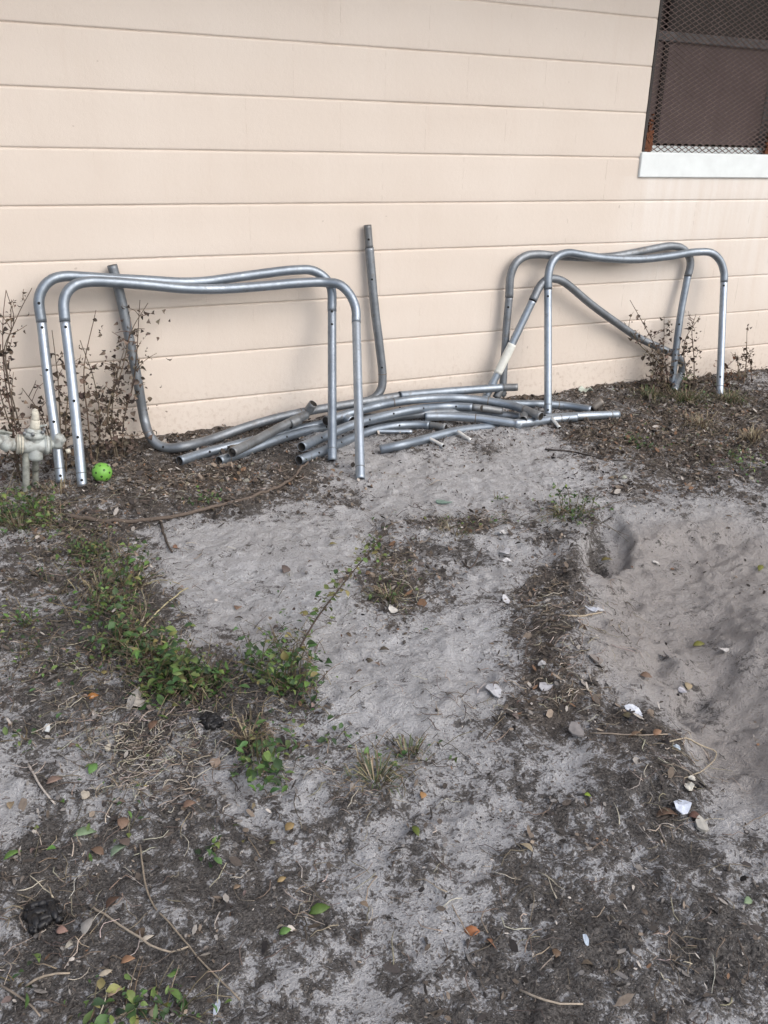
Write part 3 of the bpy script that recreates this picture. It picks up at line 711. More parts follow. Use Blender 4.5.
def weed(px, py, wpx, hpx, n, label, lsize=.022, pal=GREENS, group='green weeds growing through the soil', stems=6, name='weed', lean=0.0):
    b0 = G(px, py); s = scale_at(b0); W = wpx*s*1.3; H = hpx*s; lsize *= 1.08
    root = empty(name, b0, label, 'weed', group); sm = MB(); lm = MB(); per = max(3, n//stems)
    for k in range(stems):
        a = rng.uniform(0, 2*math.pi); rr = W*.5*math.sqrt(rng.random())
        st = np.array([b0[0]+rr*.7*math.cos(a), b0[1]+rr*.7*math.sin(a), 0]); st[2] = ghs(st[0], st[1])-.003
        top = st+np.array([math.cos(a)*W*.22+lean*H+rng.normal(0, .15)*W, math.sin(a)*W*.2+rng.normal(0, .1)*W, H*rng.uniform(.45, 1.1)])
        mid = (st+top)/2+rng.normal(0, .12, 3)*H
        P = stem(sm, [st, mid, top], .0016, .0007, jit((.12, .10, .05)))
        e2 = st+np.array([rng.normal(0, .6)*W, rng.normal(0, .6)*W, H*rng.uniform(.05, .8)]); stem(sm, [st, (st+e2)/2+np.array([0, 0, .1*H]), e2], .0013, .0006, jit((.2, .16, .10), .4))
        for i in range(int(per*1.5)):
            t = rng.uniform(.0, 1)**.8; c = P[int(t*(len(P)-1))]+rng.normal(0, 1, 3)*np.array([1, 1, .6])*lsize*1.1
            c[2] = max(c[2], ghs(c[0], c[1])+.004)
            leaf(lm, c, lsize*rng.uniform(.4, 1.1), jit(pal[rng.integers(len(pal))] if rng.random() > .14 else YG[rng.integers(3)], .35), width=rng.uniform(.35, .75), curl=rng.uniform(.1, .9))
    sm.build('stem', M['stalk'], root, root.location); lm.build('foliage', M['plant'], root, root.location)
    return root
def dry_weed(pxs, label, nl, group, spread=10, tops=None, Y0=None, pal=DRYC, side=7, top_dense=False):
    """pxs: list of stems, each a list of pixel points from the foot upwards, close to the wall"""
    f = pxs[0][0]; b0 = G(*f); Y = Y0 if Y0 is not None else min(-.04, float(b0[1]))
    root = empty('dried_weed', b0, label, 'dead plant', group); sm = MB(); lm = MB()
    for L in pxs:
        g = G(*L[0]); n = len(L)
        pts = [np.array([g[0], g[1], g[2]-.01])]+[onY(x, y, float(g[1])*(1-i/(n-1))+(-.05)*(i/(n-1))+rng.normal(0, .008)) for i, (x, y) in list(enumerate(L))[1:]]
        P = stem(sm, pts, .0036, .0014, jit((.15, .11, .08)))
        for q in range(side):
            t = rng.uniform(.15, .95); c = P[int(t*(len(P)-1))]; d = np.array([rng.normal(0, 1), rng.normal(0, .25)-.15, rng.uniform(.1, 1.2)]); d /= np.linalg.norm(d)
            ln = rng.uniform(.03, .12); e = c+d*ln; e[1] = min(e[1], -.015); m = c+d*ln*.5+rng.normal(0, .008, 3); m[1] = min(m[1], -.015)
            Q = stem(sm, [c, m, e], .0017, .0010, jit((.17, .12, .085)), 4)
            for z in range(rng.integers(2, 5)):
                cc = Q[int(rng.uniform(.4, 1)*(len(Q)-1))]+rng.normal(0, .006, 3); cc[1] = min(cc[1], -.01)
                leaf(lm, cc, rng.uniform(.008, .021), jit(pal[rng.integers(len(pal))], .35), normal=rng.normal(0, 1, 3), width=rng.uniform(.4, .9), curl=1.2)
        for q in range(int(nl*1.25)//len(pxs)):
            t = rng.beta(1.2, 2.0 if not top_dense else 1.0); c = P[int(t*(len(P)-1))]+np.array([rng.normal(0, 1)*spread*.004, rng.normal(0, .015), rng.normal(0, .01)]); c[1] = min(c[1], -.012)
            leaf(lm, c, rng.uniform(.009, .031), jit(pal[rng.integers(len(pal))], .35), normal=rng.normal(0, 1, 3), width=rng.uniform(.5, 1.0), curl=1.4)
    sm.build('stem', M['stalk'], root, root.location); lm.build('foliage', M['litter'], root, root.location)
GD = 'dead weeds standing against the wall'
dry_weed([[(18, 478), (12, 420), (4, 370), (3, 320), (6, 290)], [(20, 478), (14, 440), (2, 400), (-8, 350)]], 'dead brown weed at the left edge rising behind the grey valve', 130, GD, 7)
dry_weed([[(24, 478), (10, 390), (6, 350), (18, 315), (32, 288)], [(26, 480), (20, 430), (4, 352), (14, 320), (6, 290)]], 'thin dead stalk with seed heads leaning over the far left of the wall', 40, GD, 5, side=9)
dry_weed([[(62, 470), (60, 420), (58, 380), (52, 330)], [(66, 472), (66, 420), (70, 370), (62, 320)], [(56, 470), (44, 420), (22, 388)]], 'dead brown weed tangled between the two leftmost frame legs', 150, GD, 8)
dry_weed([[(92, 462), (88, 420), (84, 370), (96, 310)], [(96, 462), (100, 420), (94, 380), (80, 340)]], 'dead brown weed just right of the shiny left frame leg', 120, GD, 9)
dry_weed([[(118, 458), (112, 420), (116, 380), (124, 350)], [(122, 458), (124, 420), (134, 380), (140, 300)], [(116, 458), (108, 410), (122, 370), (132, 330), (148, 303)]], 'bushy dead weed with hanging brown leaves in front of the leaning dark tube', 300, GD, 12, side=10)
GR = 'dead weeds by the right frames'
dry_weed([[(672, 392), (662, 360), (644, 325), (630, 300)], [(668, 392), (660, 365), (640, 345), (624, 322)]], 'dead stalk leaning left over the dark sloping bar of the tilted frame', 70, GR, 5, side=10)
dry_weed([[(664, 392), (662, 370), (664, 340), (664, 316)], [(660, 392), (656, 372), (650, 352)]], 'dead weed clump wrapped round the low end of the tilted frame', 130, GR, 8)
dry_weed([[(694, 390), (694, 360), (692, 330), (696, 314)], [(690, 390), (684, 345), (700, 316)]], 'dead stalks with hanging curled leaves between the two right frame legs', 90, GR, 5)
dry_weed([[(722, 388), (722, 370), (718, 352)], [(726, 388), (726, 372), (724, 362)]], 'dead vine with rusty leaves wound on the outer right frame leg', 50, GR, 4, pal=[(.16, .07, .045), (.12, .07, .05)], Y0=-.3)
dry_weed([[(744, 382), (746, 365), (747, 330)], [(752, 382), (750, 360), (745, 348)], [(738, 382), (738, 365), (735, 352)]], 'sparse dead stalks at the foot of the wall near the right edge', 40, GR, 4)

for a in [
 (92,548,30,26,70,'dark low weed between the root end and the upright weed',.016),
 (108,612,30,28,70,'dark low weed above the middle of the left weed row',.018),
 (178,668,26,26,60,'low weed filling the gap in the left weed row',.02),
 (14,520,46,46,150,'patch of green weeds under the valve at the left edge',.022),
 (52,520,34,34,60,'low green weed right of the riser pipe base',.018),
 (128,588,26,50,90,'upright green weed at the top end of the long weed row',.024),
 (120,650,34,44,110,'green weed in the middle of the left weed row beside pale stalks',.022),
 (160,690,40,48,150,'leafiest green weed behind the pale torn scrap',.026),
 (205,690,34,40,90,'green weed at the right end of the left weed row',.024),
 (160,655,24,30,50,'small green weed inside the left weed row',.022),
 (196,502,20,14,22,'low bright green weed on the brown mulch in front of the pile',.024),
 (262,672,30,34,60,'green weed growing left of the long leaning sprout',.022),
 (292,690,34,60,120,'green weed with round leaves at the foot of the long leaning sprout',.024),
 (262,780,28,46,60,'green weed standing alone left of the dry grass tuft',.026),
 (330,742,14,10,10,'tiny two leaved green weed on pale sand below the long leaning sprout',.02),
 (572,516,34,32,110,'bushy green weed at the rim of the dug hollow',.016),
 (634,444,26,12,40,'low green weed on the brown litter right of the pile',.018),
 (742,470,20,24,26,'dark green weed at the right edge in front of the dead weeds',.02),
 (734,458,14,10,12,'tiny green weed near the right edge among litter',.016),
 (125,1018,50,20,40,'spreading green weed with narrow leaves at the bottom edge',.026),
 (16,985,16,10,6,'small pale weed in the bottom left corner',.02),
 (214,852,10,20,10,'single small green sprout in dark soil',.02),
 (22,740,14,14,12,'small green sprout near the left edge',.02),
 (15,628,18,16,20,'small green sprout by the left edge beside the weed row',.02),
 (458,532,12,8,8,'tiny green seedling in the brown strip across the sand',.014),
 (497,500,10,14,8,'tiny pale seedling standing on the pale sand in front of the pile',.014),
 (690,388,34,20,70,'green weeds mixed in dry grass at the foot of the outer right leg',.016),
 (310,462,8,10,6,'tiny green sprout beside the cut tube ends',.016),
 (380,770,24,8,10,'flat green weed beside the dry grass tuft',.014)]:
    weed(*a, stems=max(2, a[4]//14))
# the long leaning sprout
def sprout():
    b0 = G(290, 668); root = empty('sprout', b0, 'long thin dark stem with yellow green leaves leaning right over the sand', 'weed'); sm = MB(); lm = MB()
    Y = float(b0[1]); pts = [b0, onY(312, 626, Y+.06), onY(340, 588, Y+.13), onY(366, 556, Y+.2), onY(387, 532, Y+.25)]
    P = stem(sm, pts, .0030, .0012, (.07, .05, .04))
    for k in range(95):
        t = rng.beta(2.6, 1.6); c = P[int(t*(len(P)-1))]; d = rng.normal(0, 1, 3)*np.array([1, .6, .6]); ln = rng.uniform(.01, .055)*(1.2-t*.6)
        e = c+d/np.linalg.norm(d)*ln+np.array([-.012, 0, 0]); e[2] = max(e[2], ghs(e[0], e[1])+.005); stem(sm, [c, e], .0008, .0005, (.1, .08, .05), 4)
        col = YG[rng.integers(3)] if rng.random() < .5 else (DRYC[rng.integers(4)] if rng.random() < .5 else GREENS[rng.integers(5)])
        leaf(lm, e, rng.uniform(.012, .022), jit(col), width=.7)
    sm.build('stem', M['stalk'], root, root.location); lm.build('foliage', M['plant'], root, root.location)
sprout()
def grass(px, py, wpx, n, L, pal, label, name='grass_tuft', group='dry grass tufts'):
    b0 = G(px, py); W = wpx*scale_at(b0); root = empty(name, b0, label, 'grass', group); mb = MB()
    for i in range(n):
        a = rng.uniform(0, 2*math.pi); rr = abs(rng.normal(0, .4))*W*.5; p = np.array([b0[0]+rr*math.cos(a), b0[1]+rr*math.sin(a), 0]); p[2] = ghs(p[0], p[1])-.002
        d = np.array([math.cos(a)*rng.uniform(.2, 1.2), math.sin(a)*rng.uniform(.2, 1.2), rng.uniform(.3, 1)]); d /= np.linalg.norm(d); l = L*rng.uniform(.4, 1.2)
        e = p+d*l; e[2] = max(p[2]+.004, e[2]-l*.35); m = p+d*l*.55+np.array([0, 0, l*.12]); w = np.cross(d, [0, 0, 1]); w = w/(np.linalg.norm(w)+1e-9)*.0014
        q1 = (p+m)/2+np.array([0, 0, l*.03]); vs = [p-w, p+w, q1-w, q1+w, m-w*.8, m+w*.8, e]
        mb.add(vs, [(0, 1, 3, 2), (2, 3, 5, 4), (4, 5, 6)], jit(pal[rng.integers(len(pal))]))
    mb.build('blades', M['plant'], root, root.location)
STRAW = [(.26, .21, .13), (.17, .13, .085), (.34, .29, .19), (.11, .085, .06)]; MIXG = STRAW+[(.09, .13, .045), (.11, .14, .06), (.07, .10, .04)]
grass(375, 782, 60, 90, .075, MIXG, 'straw coloured grass tuft pressed flat on pale sand')
grass(408, 756, 40, 46, .06, MIXG, 'small grass tuft of mixed green and straw above the flat one')
grass(248, 742, 26, 60, .09, STRAW, 'dry straw tuft standing beside the lone green weed')
grass(60, 492, 36, 50, .08, STRAW, 'dry grass round the feet of the left frame legs')
grass(20, 530, 60, 120, .08, MIXG, 'grass tuft under the valve at the left edge')
grass(686, 400, 56, 230, .10, MIXG, 'tall dry grass tuft between the two right frame legs')
grass(730, 402, 50, 200, .09, MIXG, 'dry grass tuft around the outer right frame leg')
grass(752, 440, 40, 150, .09, STRAW, 'matted straw tuft at the right edge')
grass(560, 515, 40, 60, .05, MIXG, 'short grass tuft left of the bushy weed at the hollow')
grass(455, 535, 46, 50, .05, STRAW, 'flat dry grass tuft in the brown strip on the sand')
grass(390, 600, 50, 90, .06, MIXG, 'dry grass tuft round the top of the leaning sprout')
grass(650, 398, 50, 200, .07, MIXG, 'low matted grass tuft left of the tilted frame end')
grass(700, 425, 70, 200, .07, STRAW, 'wide flattened straw tuft in the litter by the right frames')
grass(100, 590, 60, 120, .07, STRAW, 'dry straw tuft among the upper left weeds')
grass(150, 660, 60, 90, .07, STRAW, 'dry straw tuft behind the leafiest weed')
grass(190, 690, 40, 50, .07, MIXG, 'grass tuft among the left weed row')

# ------------------------------------------------------------ root, sticks
def stick(name, label, cat, pts, r0, r1, col, lift=.004, group=None):
    P = [G(x, y, lift) for x, y in pts]; cu = catmull(P, .02)
    for i in range(len(cu)): cu[i][2] = max(cu[i][2], ghs(cu[i][0], cu[i][1])+lift*.5)
    cu[1:-1] += rng.normal(0, r0*.25, cu[1:-1].shape)
    mb = MB(); tube(mb, cu, 1.0, 8, (False, False), taper=lambda t: r0+(r1-r0)*t, col=col); o = mb.build(name, M['stalk'], None, cu[0]); tag(o, label, cat, group)
stick('tree_root', 'grey brown root snaking across the soil below the pile of tubes', 'root', [(66, 516), (110, 521), (160, 519), (200, 510), (240, 500), (270, 490), (292, 478), (308, 462)], .008, .005, (.14, .11, .09), .006)
GS = 'loose sticks on the ground'
for lab, pts, r_, col in [
 ('short dark stick sticking out of the soil below the root', [(160, 522), (166, 540), (172, 552)], .005, (.07, .055, .045)),
 ('dark crooked stick on the litter right of the pile', [(545, 449), (575, 452), (600, 458), (625, 461)], .004, (.06, .05, .045)),
 ('thin twig rising from the plastic scrap against the wall', [(578, 396), (590, 392), (604, 384), (612, 375)], .002, (.09, .07, .05)),
 ('pale curved stalk bowing across the dark soil at lower left', [(90, 905), (120, 985-60), (170, 960-8), (190, 946)], .0022, (.40, .34, .27)),
 ('pale straight stalk in the lower left dark soil', [(26, 986), (44, 976), (70, 973)], .0022, (.38, .32, .25)),
 ('pale white stick standing out on dark soil near the left edge', [(28, 764), (40, 785), (55, 804)], .0026, (.55, .50, .45)),
 ('long thin pale stalk lying down the lower left soil', [(140, 845), (150, 900), (175, 930), (205, 965), (240, 1000)], .0018, (.30, .25, .19)),
 ('pale branched stalk at the bottom of the frame right of centre', [(520, 990), (545, 1000), (560, 1003), (583, 1004)], .002, (.42, .36, .29)),
 ('pale thin stalk on the dark soil of the right mulch bank', [(590, 733), (640, 735), (668, 734)], .0018, (.36, .30, .24)),
 ('long pale stalk lying by the hollow on the right bank', [(560, 615), (580, 616), (602, 612)], .003, (.40, .34, .26)),
 ('loop of pale stalk curling at the edge of the hollow', [(668, 742), (685, 738), (700, 745), (716, 752), (700, 772), (684, 778)], .0018, (.42, .36, .27)),
 ('arched pale vine stem above the weed row, left strand', [(128, 628), (134, 600), (140, 572), (150, 564)], .0024, (.46, .42, .28)),
 ('arched pale vine stem above the weed row, right strand', [(134, 640), (150, 620), (168, 602), (188, 588)], .0024, (.50, .45, .28)),
 ('curly pale vine stem between the arched strands', [(135, 636), (146, 610), (144, 585), (160, 580), (180, 584)], .0020, (.46, .42, .30)),
 ('thin dry stalk at the bottom left corner', [(0, 985), (24, 1000), (40, 1016)], .002, (.3, .25, .2)),
 ('thin dark stick across the pale sand at centre', [(462, 561), (470, 568), (482, 548)], .0025, (.08, .06, .05))]:
    stick('stick', lab, 'stick', pts, r_, r_*.7, col, group=GS)

# ------------------------------------------------------------ scraps and single leaves
def scrap(px, py, wpx, hpx, label, col, name='paper_scrap', cat='litter', group='torn scraps lying on the soil', mat='paper', thick=.0015, crumple=.18):
    c = G(px, py, .004); s = scale_at(c); W = wpx*s*.5; k = 9; mb = MB(); a0 = rng.uniform(0, 6.28)
    H = hpx*s*.5/ max(.35, .55)
    lev = [.0, .5, 1.0]; vs = []
    for z in (1, -1):
        vs.append((0, 0, z*thick+(.3*crumple*W if z > 0 else 0)))
        for q in (.55, 1.0):
            for i in range(k):
                a = 2*math.pi*i/k; rr = q*(1+.13*math.sin(3*a+a0)*q+.12*math.sin(7*a+a0*2))
                vs.append((W*rr*math.cos(a), H*rr*math.sin(a), z*thick*.8+crumple*W*math.sin(2*a+a0)*q+crumple*W*.5*math.cos(5*a+a0*3)*q))
    o0 = 1+2*k; fs = []
    for b_, fl in ((0, 0), (o0, 1)):
        for i in range(k):
            j = (i+1) % k; t = [(b_, b_+1+i, b_+1+j), (b_+1+i, b_+1+k+i, b_+1+k+j, b_+1+j)]
            fs += [tuple(reversed(x)) if fl else x for x in t]
    for i in range(k):
        j = (i+1) % k; fs.append((1+k+i, o0+1+k+i, o0+1+k+j, 1+k+j))
    mb.add(vs, fs, col); o = mb.build(name, M[mat], None, None, smooth=False); o.location = tuple(c+np.array([0, 0, thick+crumple*W*.4])); o.rotation_euler = (rng.normal(0, .12), rng.normal(0, .12), rng.uniform(-.5, .2)); tag(o, label, cat, group)
W_ = (.66, .68, .74)
for a in [
 (494,691,14,14,'torn pale translucent scrap at the centre of the sandy ground',(.50,.51,.54)),
 (545,687,15,7,'grey crumpled scrap on the right mulch bank beside the centre scrap',(.40,.40,.43)),
 (634,711,12,12,'bright white torn scrap on dark mulch left of the hollow',(.70,.74,.82)),
 (682,807,18,11,'largest white torn scrap lying on brown leaves at lower right',(.66,.72,.84)),
 (677,748,5,5,'tiny blue white scrap among stalks on the mulch bank',(.55,.64,.72)),
 (692,779,8,4,'tiny white chip above the round pebble',(.62,.60,.54)),
 (689,787,9,7,'small white chip between the tiny chip and the large white scrap',(.70,.68,.60)),
 (591,609,7,9,'crumpled blue white scrap on the stalks left of the hollow',(.6,.64,.72)),
 (600,610,7,4,'flat sliver of white scrap beside the crumpled blue white one',(.6,.62,.66)),
 (505,552,10,8,'pale grey scrap at the edge of the brown strip',(.50,.51,.54)),
 (507,561,9,5,'white sliver just below the pale grey scrap',(.66,.66,.68)),
 (506,600,7,9,'small white scrap at the left edge of the mulch bank',(.62,.63,.66)),
 (503,533,7,5,'small white chip at the right side of the pale sand',(.66,.66,.66)),
 (724,650,8,5,'small white chip on smooth sand in the hollow',(.62,.60,.58)),
 (682,691,8,8,'white scrap beside a leaf low in the hollow',(.55,.55,.60)),
 (47,729,8,6,'small white chip on dark soil near the left edge',(.62,.66,.68)),
 (542,664,8,5,'tiny white speck scrap on the mulch bank above the grey one',(.5,.5,.5)),
 (656,563,6,4,'tiny white chip in the shaded side of the hollow',(.62,.60,.58)),
 (217,1008,6,10,'small pale blue fleck of plastic near the bottom edge',(.5,.56,.66)),
 (586,941,5,8,'narrow pale blue fleck of plastic in the lower right soil',(.5,.58,.68)),
 (393,610,8,8,'white chip at the foot of the brown grass patch',(.66,.64,.60))]: scrap(*a)
scrap(136, 703, 18, 20, 'pale crumpled scrap like torn bark in front of the leafiest weed', (.50, .47, .43), 'bark_scrap', crumple=.5, group=None)
scrap(585, 391, 16, 8, 'translucent green white plastic scrap leaning at the foot of the wall', (.55, .62, .55), 'plastic_scrap', crumple=.3, group=None)
scrap(701, 826, 11, 11, 'round pale pebble beside the largest white scrap', (.38, .37, .34), 'pebble', 'stone', None, thick=.004, crumple=.05)
for a in [(215,764,10,7,'tan pebble on pale sand left of the lone green weed',(.30,.23,.18)),(85,796,8,7,'cream pebble on the dark soil at left',(.45,.41,.34)),(108,749,6,5,'small cream pebble above the tangled stalks',(.5,.46,.38)),
          (596,660,9,9,'grey pebble on the right mulch bank',(.28,.25,.23)),(576,731,14,12,'grey lump of sand on the dark mulch bank',(.27,.255,.25)),(669,655,10,8,'round grey lump in the hollow',(.3,.28,.27))]:
    scrap(*a, 'pebble', 'stone', 'pebbles on the soil', thick=.003, crumple=.08)
scrap(443, 502, 16, 7, 'flat teal glass coloured disc half buried in the pale sand', (.1, .2, .18), 'plastic_disc', 'litter', None, 'teal', thick=.0015, crumple=.03)
def crump(px, py, wpx, hpx, label):
    c = G(px, py); s = scale_at(c); mb = MB()
    for k in range(14):
        P = [c+np.array([rng.uniform(-1, 1)*wpx*s*.45, rng.uniform(-1, 1)*hpx*s*.6, rng.uniform(.0, .009)]) for _ in range(3)]
        cu = catmull(P, .01); tube(mb, cu, 1.0, 6, (False, False), taper=lambda t: .002+.006*abs(math.sin(9*t+k)))
    o = mb.build('black_rag', M['blackplastic'], None, c); tag(o, label, 'litter', 'crumpled black rags')
crump(45, 918, 38, 30, 'crumpled black rag at lower left with a pale leaf beside it')
crump(212, 722, 22, 18, 'small twisted black rag right of the weed row')
def big_leaf(px, py, size, label, col, width=.5, dirx=None, group='fallen leaves on the soil'):
    c = G(px, py, .004); L = size*.9*scale_at(c); col = tuple(.8*q for q in col); mb = MB(); d = dirx if dirx is not None else rng.uniform(0, 6.28)
    leaf(mb, np.array([0, 0, 0]), L, col, normal=np.array([rng.normal(0, .25), rng.normal(0, .25)-.15, 1]), width=width, curl=.5, ang=(math.cos(d), math.sin(d), 0))
    o = mb.build('fallen_leaf', M['plant'], None, None); o.location = tuple(c+np.array([0, 0, .004])); 
    md = o.modifiers.new('thickness', 'SOLIDIFY'); md.thickness = .0006
    tag(o, label, 'leaf', group)
TG, TO, TB, TY = (.16, .27, .12), (.20, .13, .09), (.22, .14, .09), (.30, .21, .09)
for a in [
 (76,836,26,'pale green fallen leaf near the left edge above the orange one',(.24,.34,.2),.5,.1),
 (112,856,24,'pale green fallen leaf with its tip touching an orange leaf',(.28,.38,.26),.55,.5),
 (103,855,16,'orange brown leaf touching the pale green leaf',TO,.7,2.5),
 (5,860,20,'bright green leaf cut by the left edge',(.16,.30,.07),.5,.2),
 (90,774,17,'green leaf standing in the tangled dry stalks',(.13,.27,.07),.6,.9),
 (311,914,26,'dark green shiny leaf on pale soil at lower centre',(.09,.16,.03),.5,.0),
 (418,836,18,'dark folded leaf with a yellow green edge',(.13,.17,.03),.45,1.5),
 (280,935,15,'small green leaf on soil below centre',(.12,.24,.06),.6,.0),
 (745,904,18,'pale green leaf alone on dark soil by the right edge',(.24,.34,.2),.5,.1),
 (585,796,11,'small yellow green leaf on pale sand',(.25,.36,.04),.5,-.2),
 (478,933,20,'orange fallen leaf, left of the pair at lower centre',(.42,.17,.07),.55,2.6),
 (488,941,18,'orange brown fallen leaf, right of the pair at lower centre',(.36,.18,.10),.6,-.9),
 (694,646,15,'olive green leaf on the floor of the hollow',(.2,.2,.04),.5,-.2),
 (759,571,13,'olive leaf on the smooth sand near the right edge',(.22,.23,.05),.5,.5),
 (678,547,14,'pale orange leaf on the far slope of the hollow',(.42,.24,.14),.45,.7),
 (602,561,15,'olive leaf at the foot of the steep side of the hollow',(.2,.17,.05),.55,-.2),
 (641,676,14,'brown leaf on the sand ridge by the hollow',TO,.6,-.6),
 (688,690,12,'tan leaf beside the white scrap low in the hollow',(.42,.34,.22),.8,1.),
 (675,815,26,'brown leaf under the left side of the largest white scrap',(.26,.17,.12),.8,2.6),
 (690,817,18,'dark reddish leaf under the right side of the largest white scrap',(.16,.08,.06),.7,-.4),
 (640,734,16,'curled tan leaf on the mulch bank',(.3,.2,.13),.5,2.8),(654,736,14,'orange tan leaf right of the curled tan one',(.34,.2,.12),.6,.2),
 (623,716,13,'dark olive leaf left of the bright white scrap',(.13,.11,.06),.6,-.8),
 (286,831,14,'orange leaf on pale sand below the dry tuft',TY,.7,.4),(422,799,12,'tan orange leaf right of the flat grass tuft',(.42,.24,.1),.7,.9),
 (122,829,18,'tan brown leaf on the dark soil at left',(.26,.17,.12),.75,1.2),(48,784,18,'pinkish tan leaf at the left',(.30,.21,.17),.6,.2),(184,808,16,'tan brown leaf right of the tangled stalks',(.28,.18,.13),.7,.1),
 (107,908,18,'dark brown leaf on the soil right of the large black rag',(.14,.08,.055),.7,.3),(84,935,24,'pale grey leaf below the dark brown one',(.42,.40,.37),.55,.9),
 (122,964,16,'orange tan leaf at lower left',(.42,.24,.14),.7,.0),(109,997,18,'pinkish tan leaf near the bottom edge',(.40,.29,.22),.6,.4),(66,949,20,'white grey sliver of leaf at lower left',(.45,.42,.36),.3,.7),
 (100,977,16,'pale narrow leaf above the pinkish tan one',(.48,.42,.33),.4,.1),(140,943,18,'cream narrow leaf on dark soil at lower left',(.50,.45,.38),.3,.1),
 (57,932,14,'pinkish leaf touching the large black rag',(.35,.22,.18),.7,-.5),(88,699,14,'orange leaf in front of the weed row',(.45,.2,.06),.6,.1),
 (150,730,14,'rusty leaf below the pale crumpled scrap',(.2,.12,.08),.7,.6),(556,958,13,'round brown leaf at lower right of centre',(.16,.10,.06),.8,1.),
 (366,575,9,'small brown leaf by the sprout',(.2,.13,.08),.7,.2),(284,573,14,'grey brown leaf on pale sand left of the sprout',(.13,.1,.09),.8,1.),(237,610,12,'tan leaf on pale sand right of the vine stems',(.26,.17,.12),.8,1.),
 (330,545,10,'yellow green leaf on pale sand above the sprout',(.30,.26,.08),.5,.0),(174,548,14,'rusty tan leaf beside the short dark stick',(.30,.17,.11),.7,.3),
 (278,883,12,'yellow tan leaf on the pale lower sand',(.36,.26,.12),.5,.2),(234,890,10,'tan leaf below the single small sprout',(.3,.22,.15),.6,.2),(270,845,9,'small olive leaf low at centre left',(.2,.18,.08),.6,.2)]:
    big_leaf(*a)

# ------------------------------------------------------------ uncountable litter
def litter():
    n = 420000
    x = rng.uniform(-.75, 4.3, n); y = rng.uniform(-3.3, -.02, n); d = darkness(x, y); b = brownness(x, y); p = pitness(x, y)
    dist = np.hypot(x-CAM[0], y-CAM[1])
    clump = np.clip(.5+fbm(x, y, 14, 3, 61)*1.3, 0, 1)
    prob = np.clip((d*1.25-.12)*clump*(1-p*.9)+b*.3+.022*(1-p*.5), 0, 1)*np.clip(.45+.3*(dist-1), .45, 1)
    keep = rng.random(n) < prob*.62; x = x[keep]; y = y[keep]; b = b[keep]; d = d[keep]; n = len(x); z = gh(x, y)
    L = rng.lognormal(-4.95, .5, n)*(1+.45*b); L = np.clip(L, .002, .036); W = L*rng.uniform(.12, .6, n); a = rng.uniform(0, 6.283, n)
    tz = rng.normal(0, .35, n); lift = rng.uniform(.0005, .006, n)
    ux = np.cos(a)*L/2; uy = np.sin(a)*L/2; wx = -np.sin(a)*W/2; wy = np.cos(a)*W/2
    up = tz*L*.5; wz = rng.normal(0, .4, n)*W
    V = np.empty((n, 6, 3))
    for k, (s, t) in enumerate([(-1, 0), (-.3, 1), (.5, .8), (1, 0), (.4, -1), (-.4, -.9)]):
        V[:, k, 0] = x+ux*s+wx*t; V[:, k, 1] = y+uy*s+wy*t; V[:, k, 2] = z+lift+np.abs(up)+up*s+wz*t
    pal = np.array([(.043, .037, .034), (.085, .070, .06), (.15, .12, .095), (.25, .205, .165), (.42, .39, .36), (.065, .056, .053), (.22, .205, .195), (.22, .13, .08)])
    pw = np.array([.22, .19, .09, .05, .10, .20, .15, .01]); pb = np.array([.15, .22, .24, .15, .06, .06, .05, .07])
    r1 = rng.random(n); i1 = rng.choice(8, n, p=pw/pw.sum()); i2 = rng.choice(8, n, p=pb/pb.sum()); C = np.where((r1 < b)[:, None], pal[i2], pal[i1])*rng.uniform(.7, 1.3, n)[:, None]
    me = bpy.data.meshes.new('leaf_litter'); me.vertices.add(n*6); me.vertices.foreach_set('co', V.astype(np.float32).ravel())
    F = (np.arange(n)[:, None]*6+np.array([0, 1, 2, 5, 5, 2, 3, 4])[None, :]).astype(np.int32).ravel()
    me.loops.add(len(F)); me.loops.foreach_set('vertex_index', F); m = len(F)//4
    me.polygons.add(m); me.polygons.foreach_set('loop_start', np.arange(0, len(F), 4, dtype=np.int32)); me.polygons.foreach_set('loop_total', np.full(m, 4, dtype=np.int32)); me.update(calc_edges=True)
    ca = me.color_attributes.new('tint', 'FLOAT_COLOR', 'POINT'); ca.data.foreach_set('color', np.column_stack([np.repeat(C, 6, 0), np.ones(n*6)]).astype(np.float32).ravel())
    me.materials.append(M['litter']); o = bpy.data.objects.new('leaf_litter', me); COL.objects.link(o)
    tag(o, 'brown and grey crumbs of bark and dead leaf scattered over the soil', 'leaf litter', kind='stuff')
    print('litter', n)
litter()
def dead_leaves():
    mb = MB(); n = 9000; x = rng.uniform(-.75, 4.3, n); y = rng.uniform(-3.3, -.03, n); b = brownness(x, y); d = darkness(x, y); p = pitness(x, y)
    k = rng.random(n) < np.clip(b*.75+(d-.3)*.13, 0.004, 1)*(1-p*.9)
    pal = [(.21, .15, .105), (.16, .12, .09), (.11, .085, .065), (.28, .22, .17), (.10, .08, .07), (.20, .17, .15), (.30, .275, .25)]
    for X, Y in zip(x[k], y[k]):
        leaf(mb, np.array([X, Y, ghs(X, Y)+rng.uniform(.002, .009)]), rng.uniform(.010, .030), jit(pal[rng.integers(7)], .3), normal=rng.normal(0, .45, 3)+[0, 0, 1], width=rng.uniform(.3, .7), curl=rng.uniform(.2, 1.3))
    o = mb.build('dead_leaves', M['litter'], None, None); tag(o, 'brown curled dead leaves matted over the mulch by the wall and banks', 'dead leaves', kind='stuff')
dead_leaves()
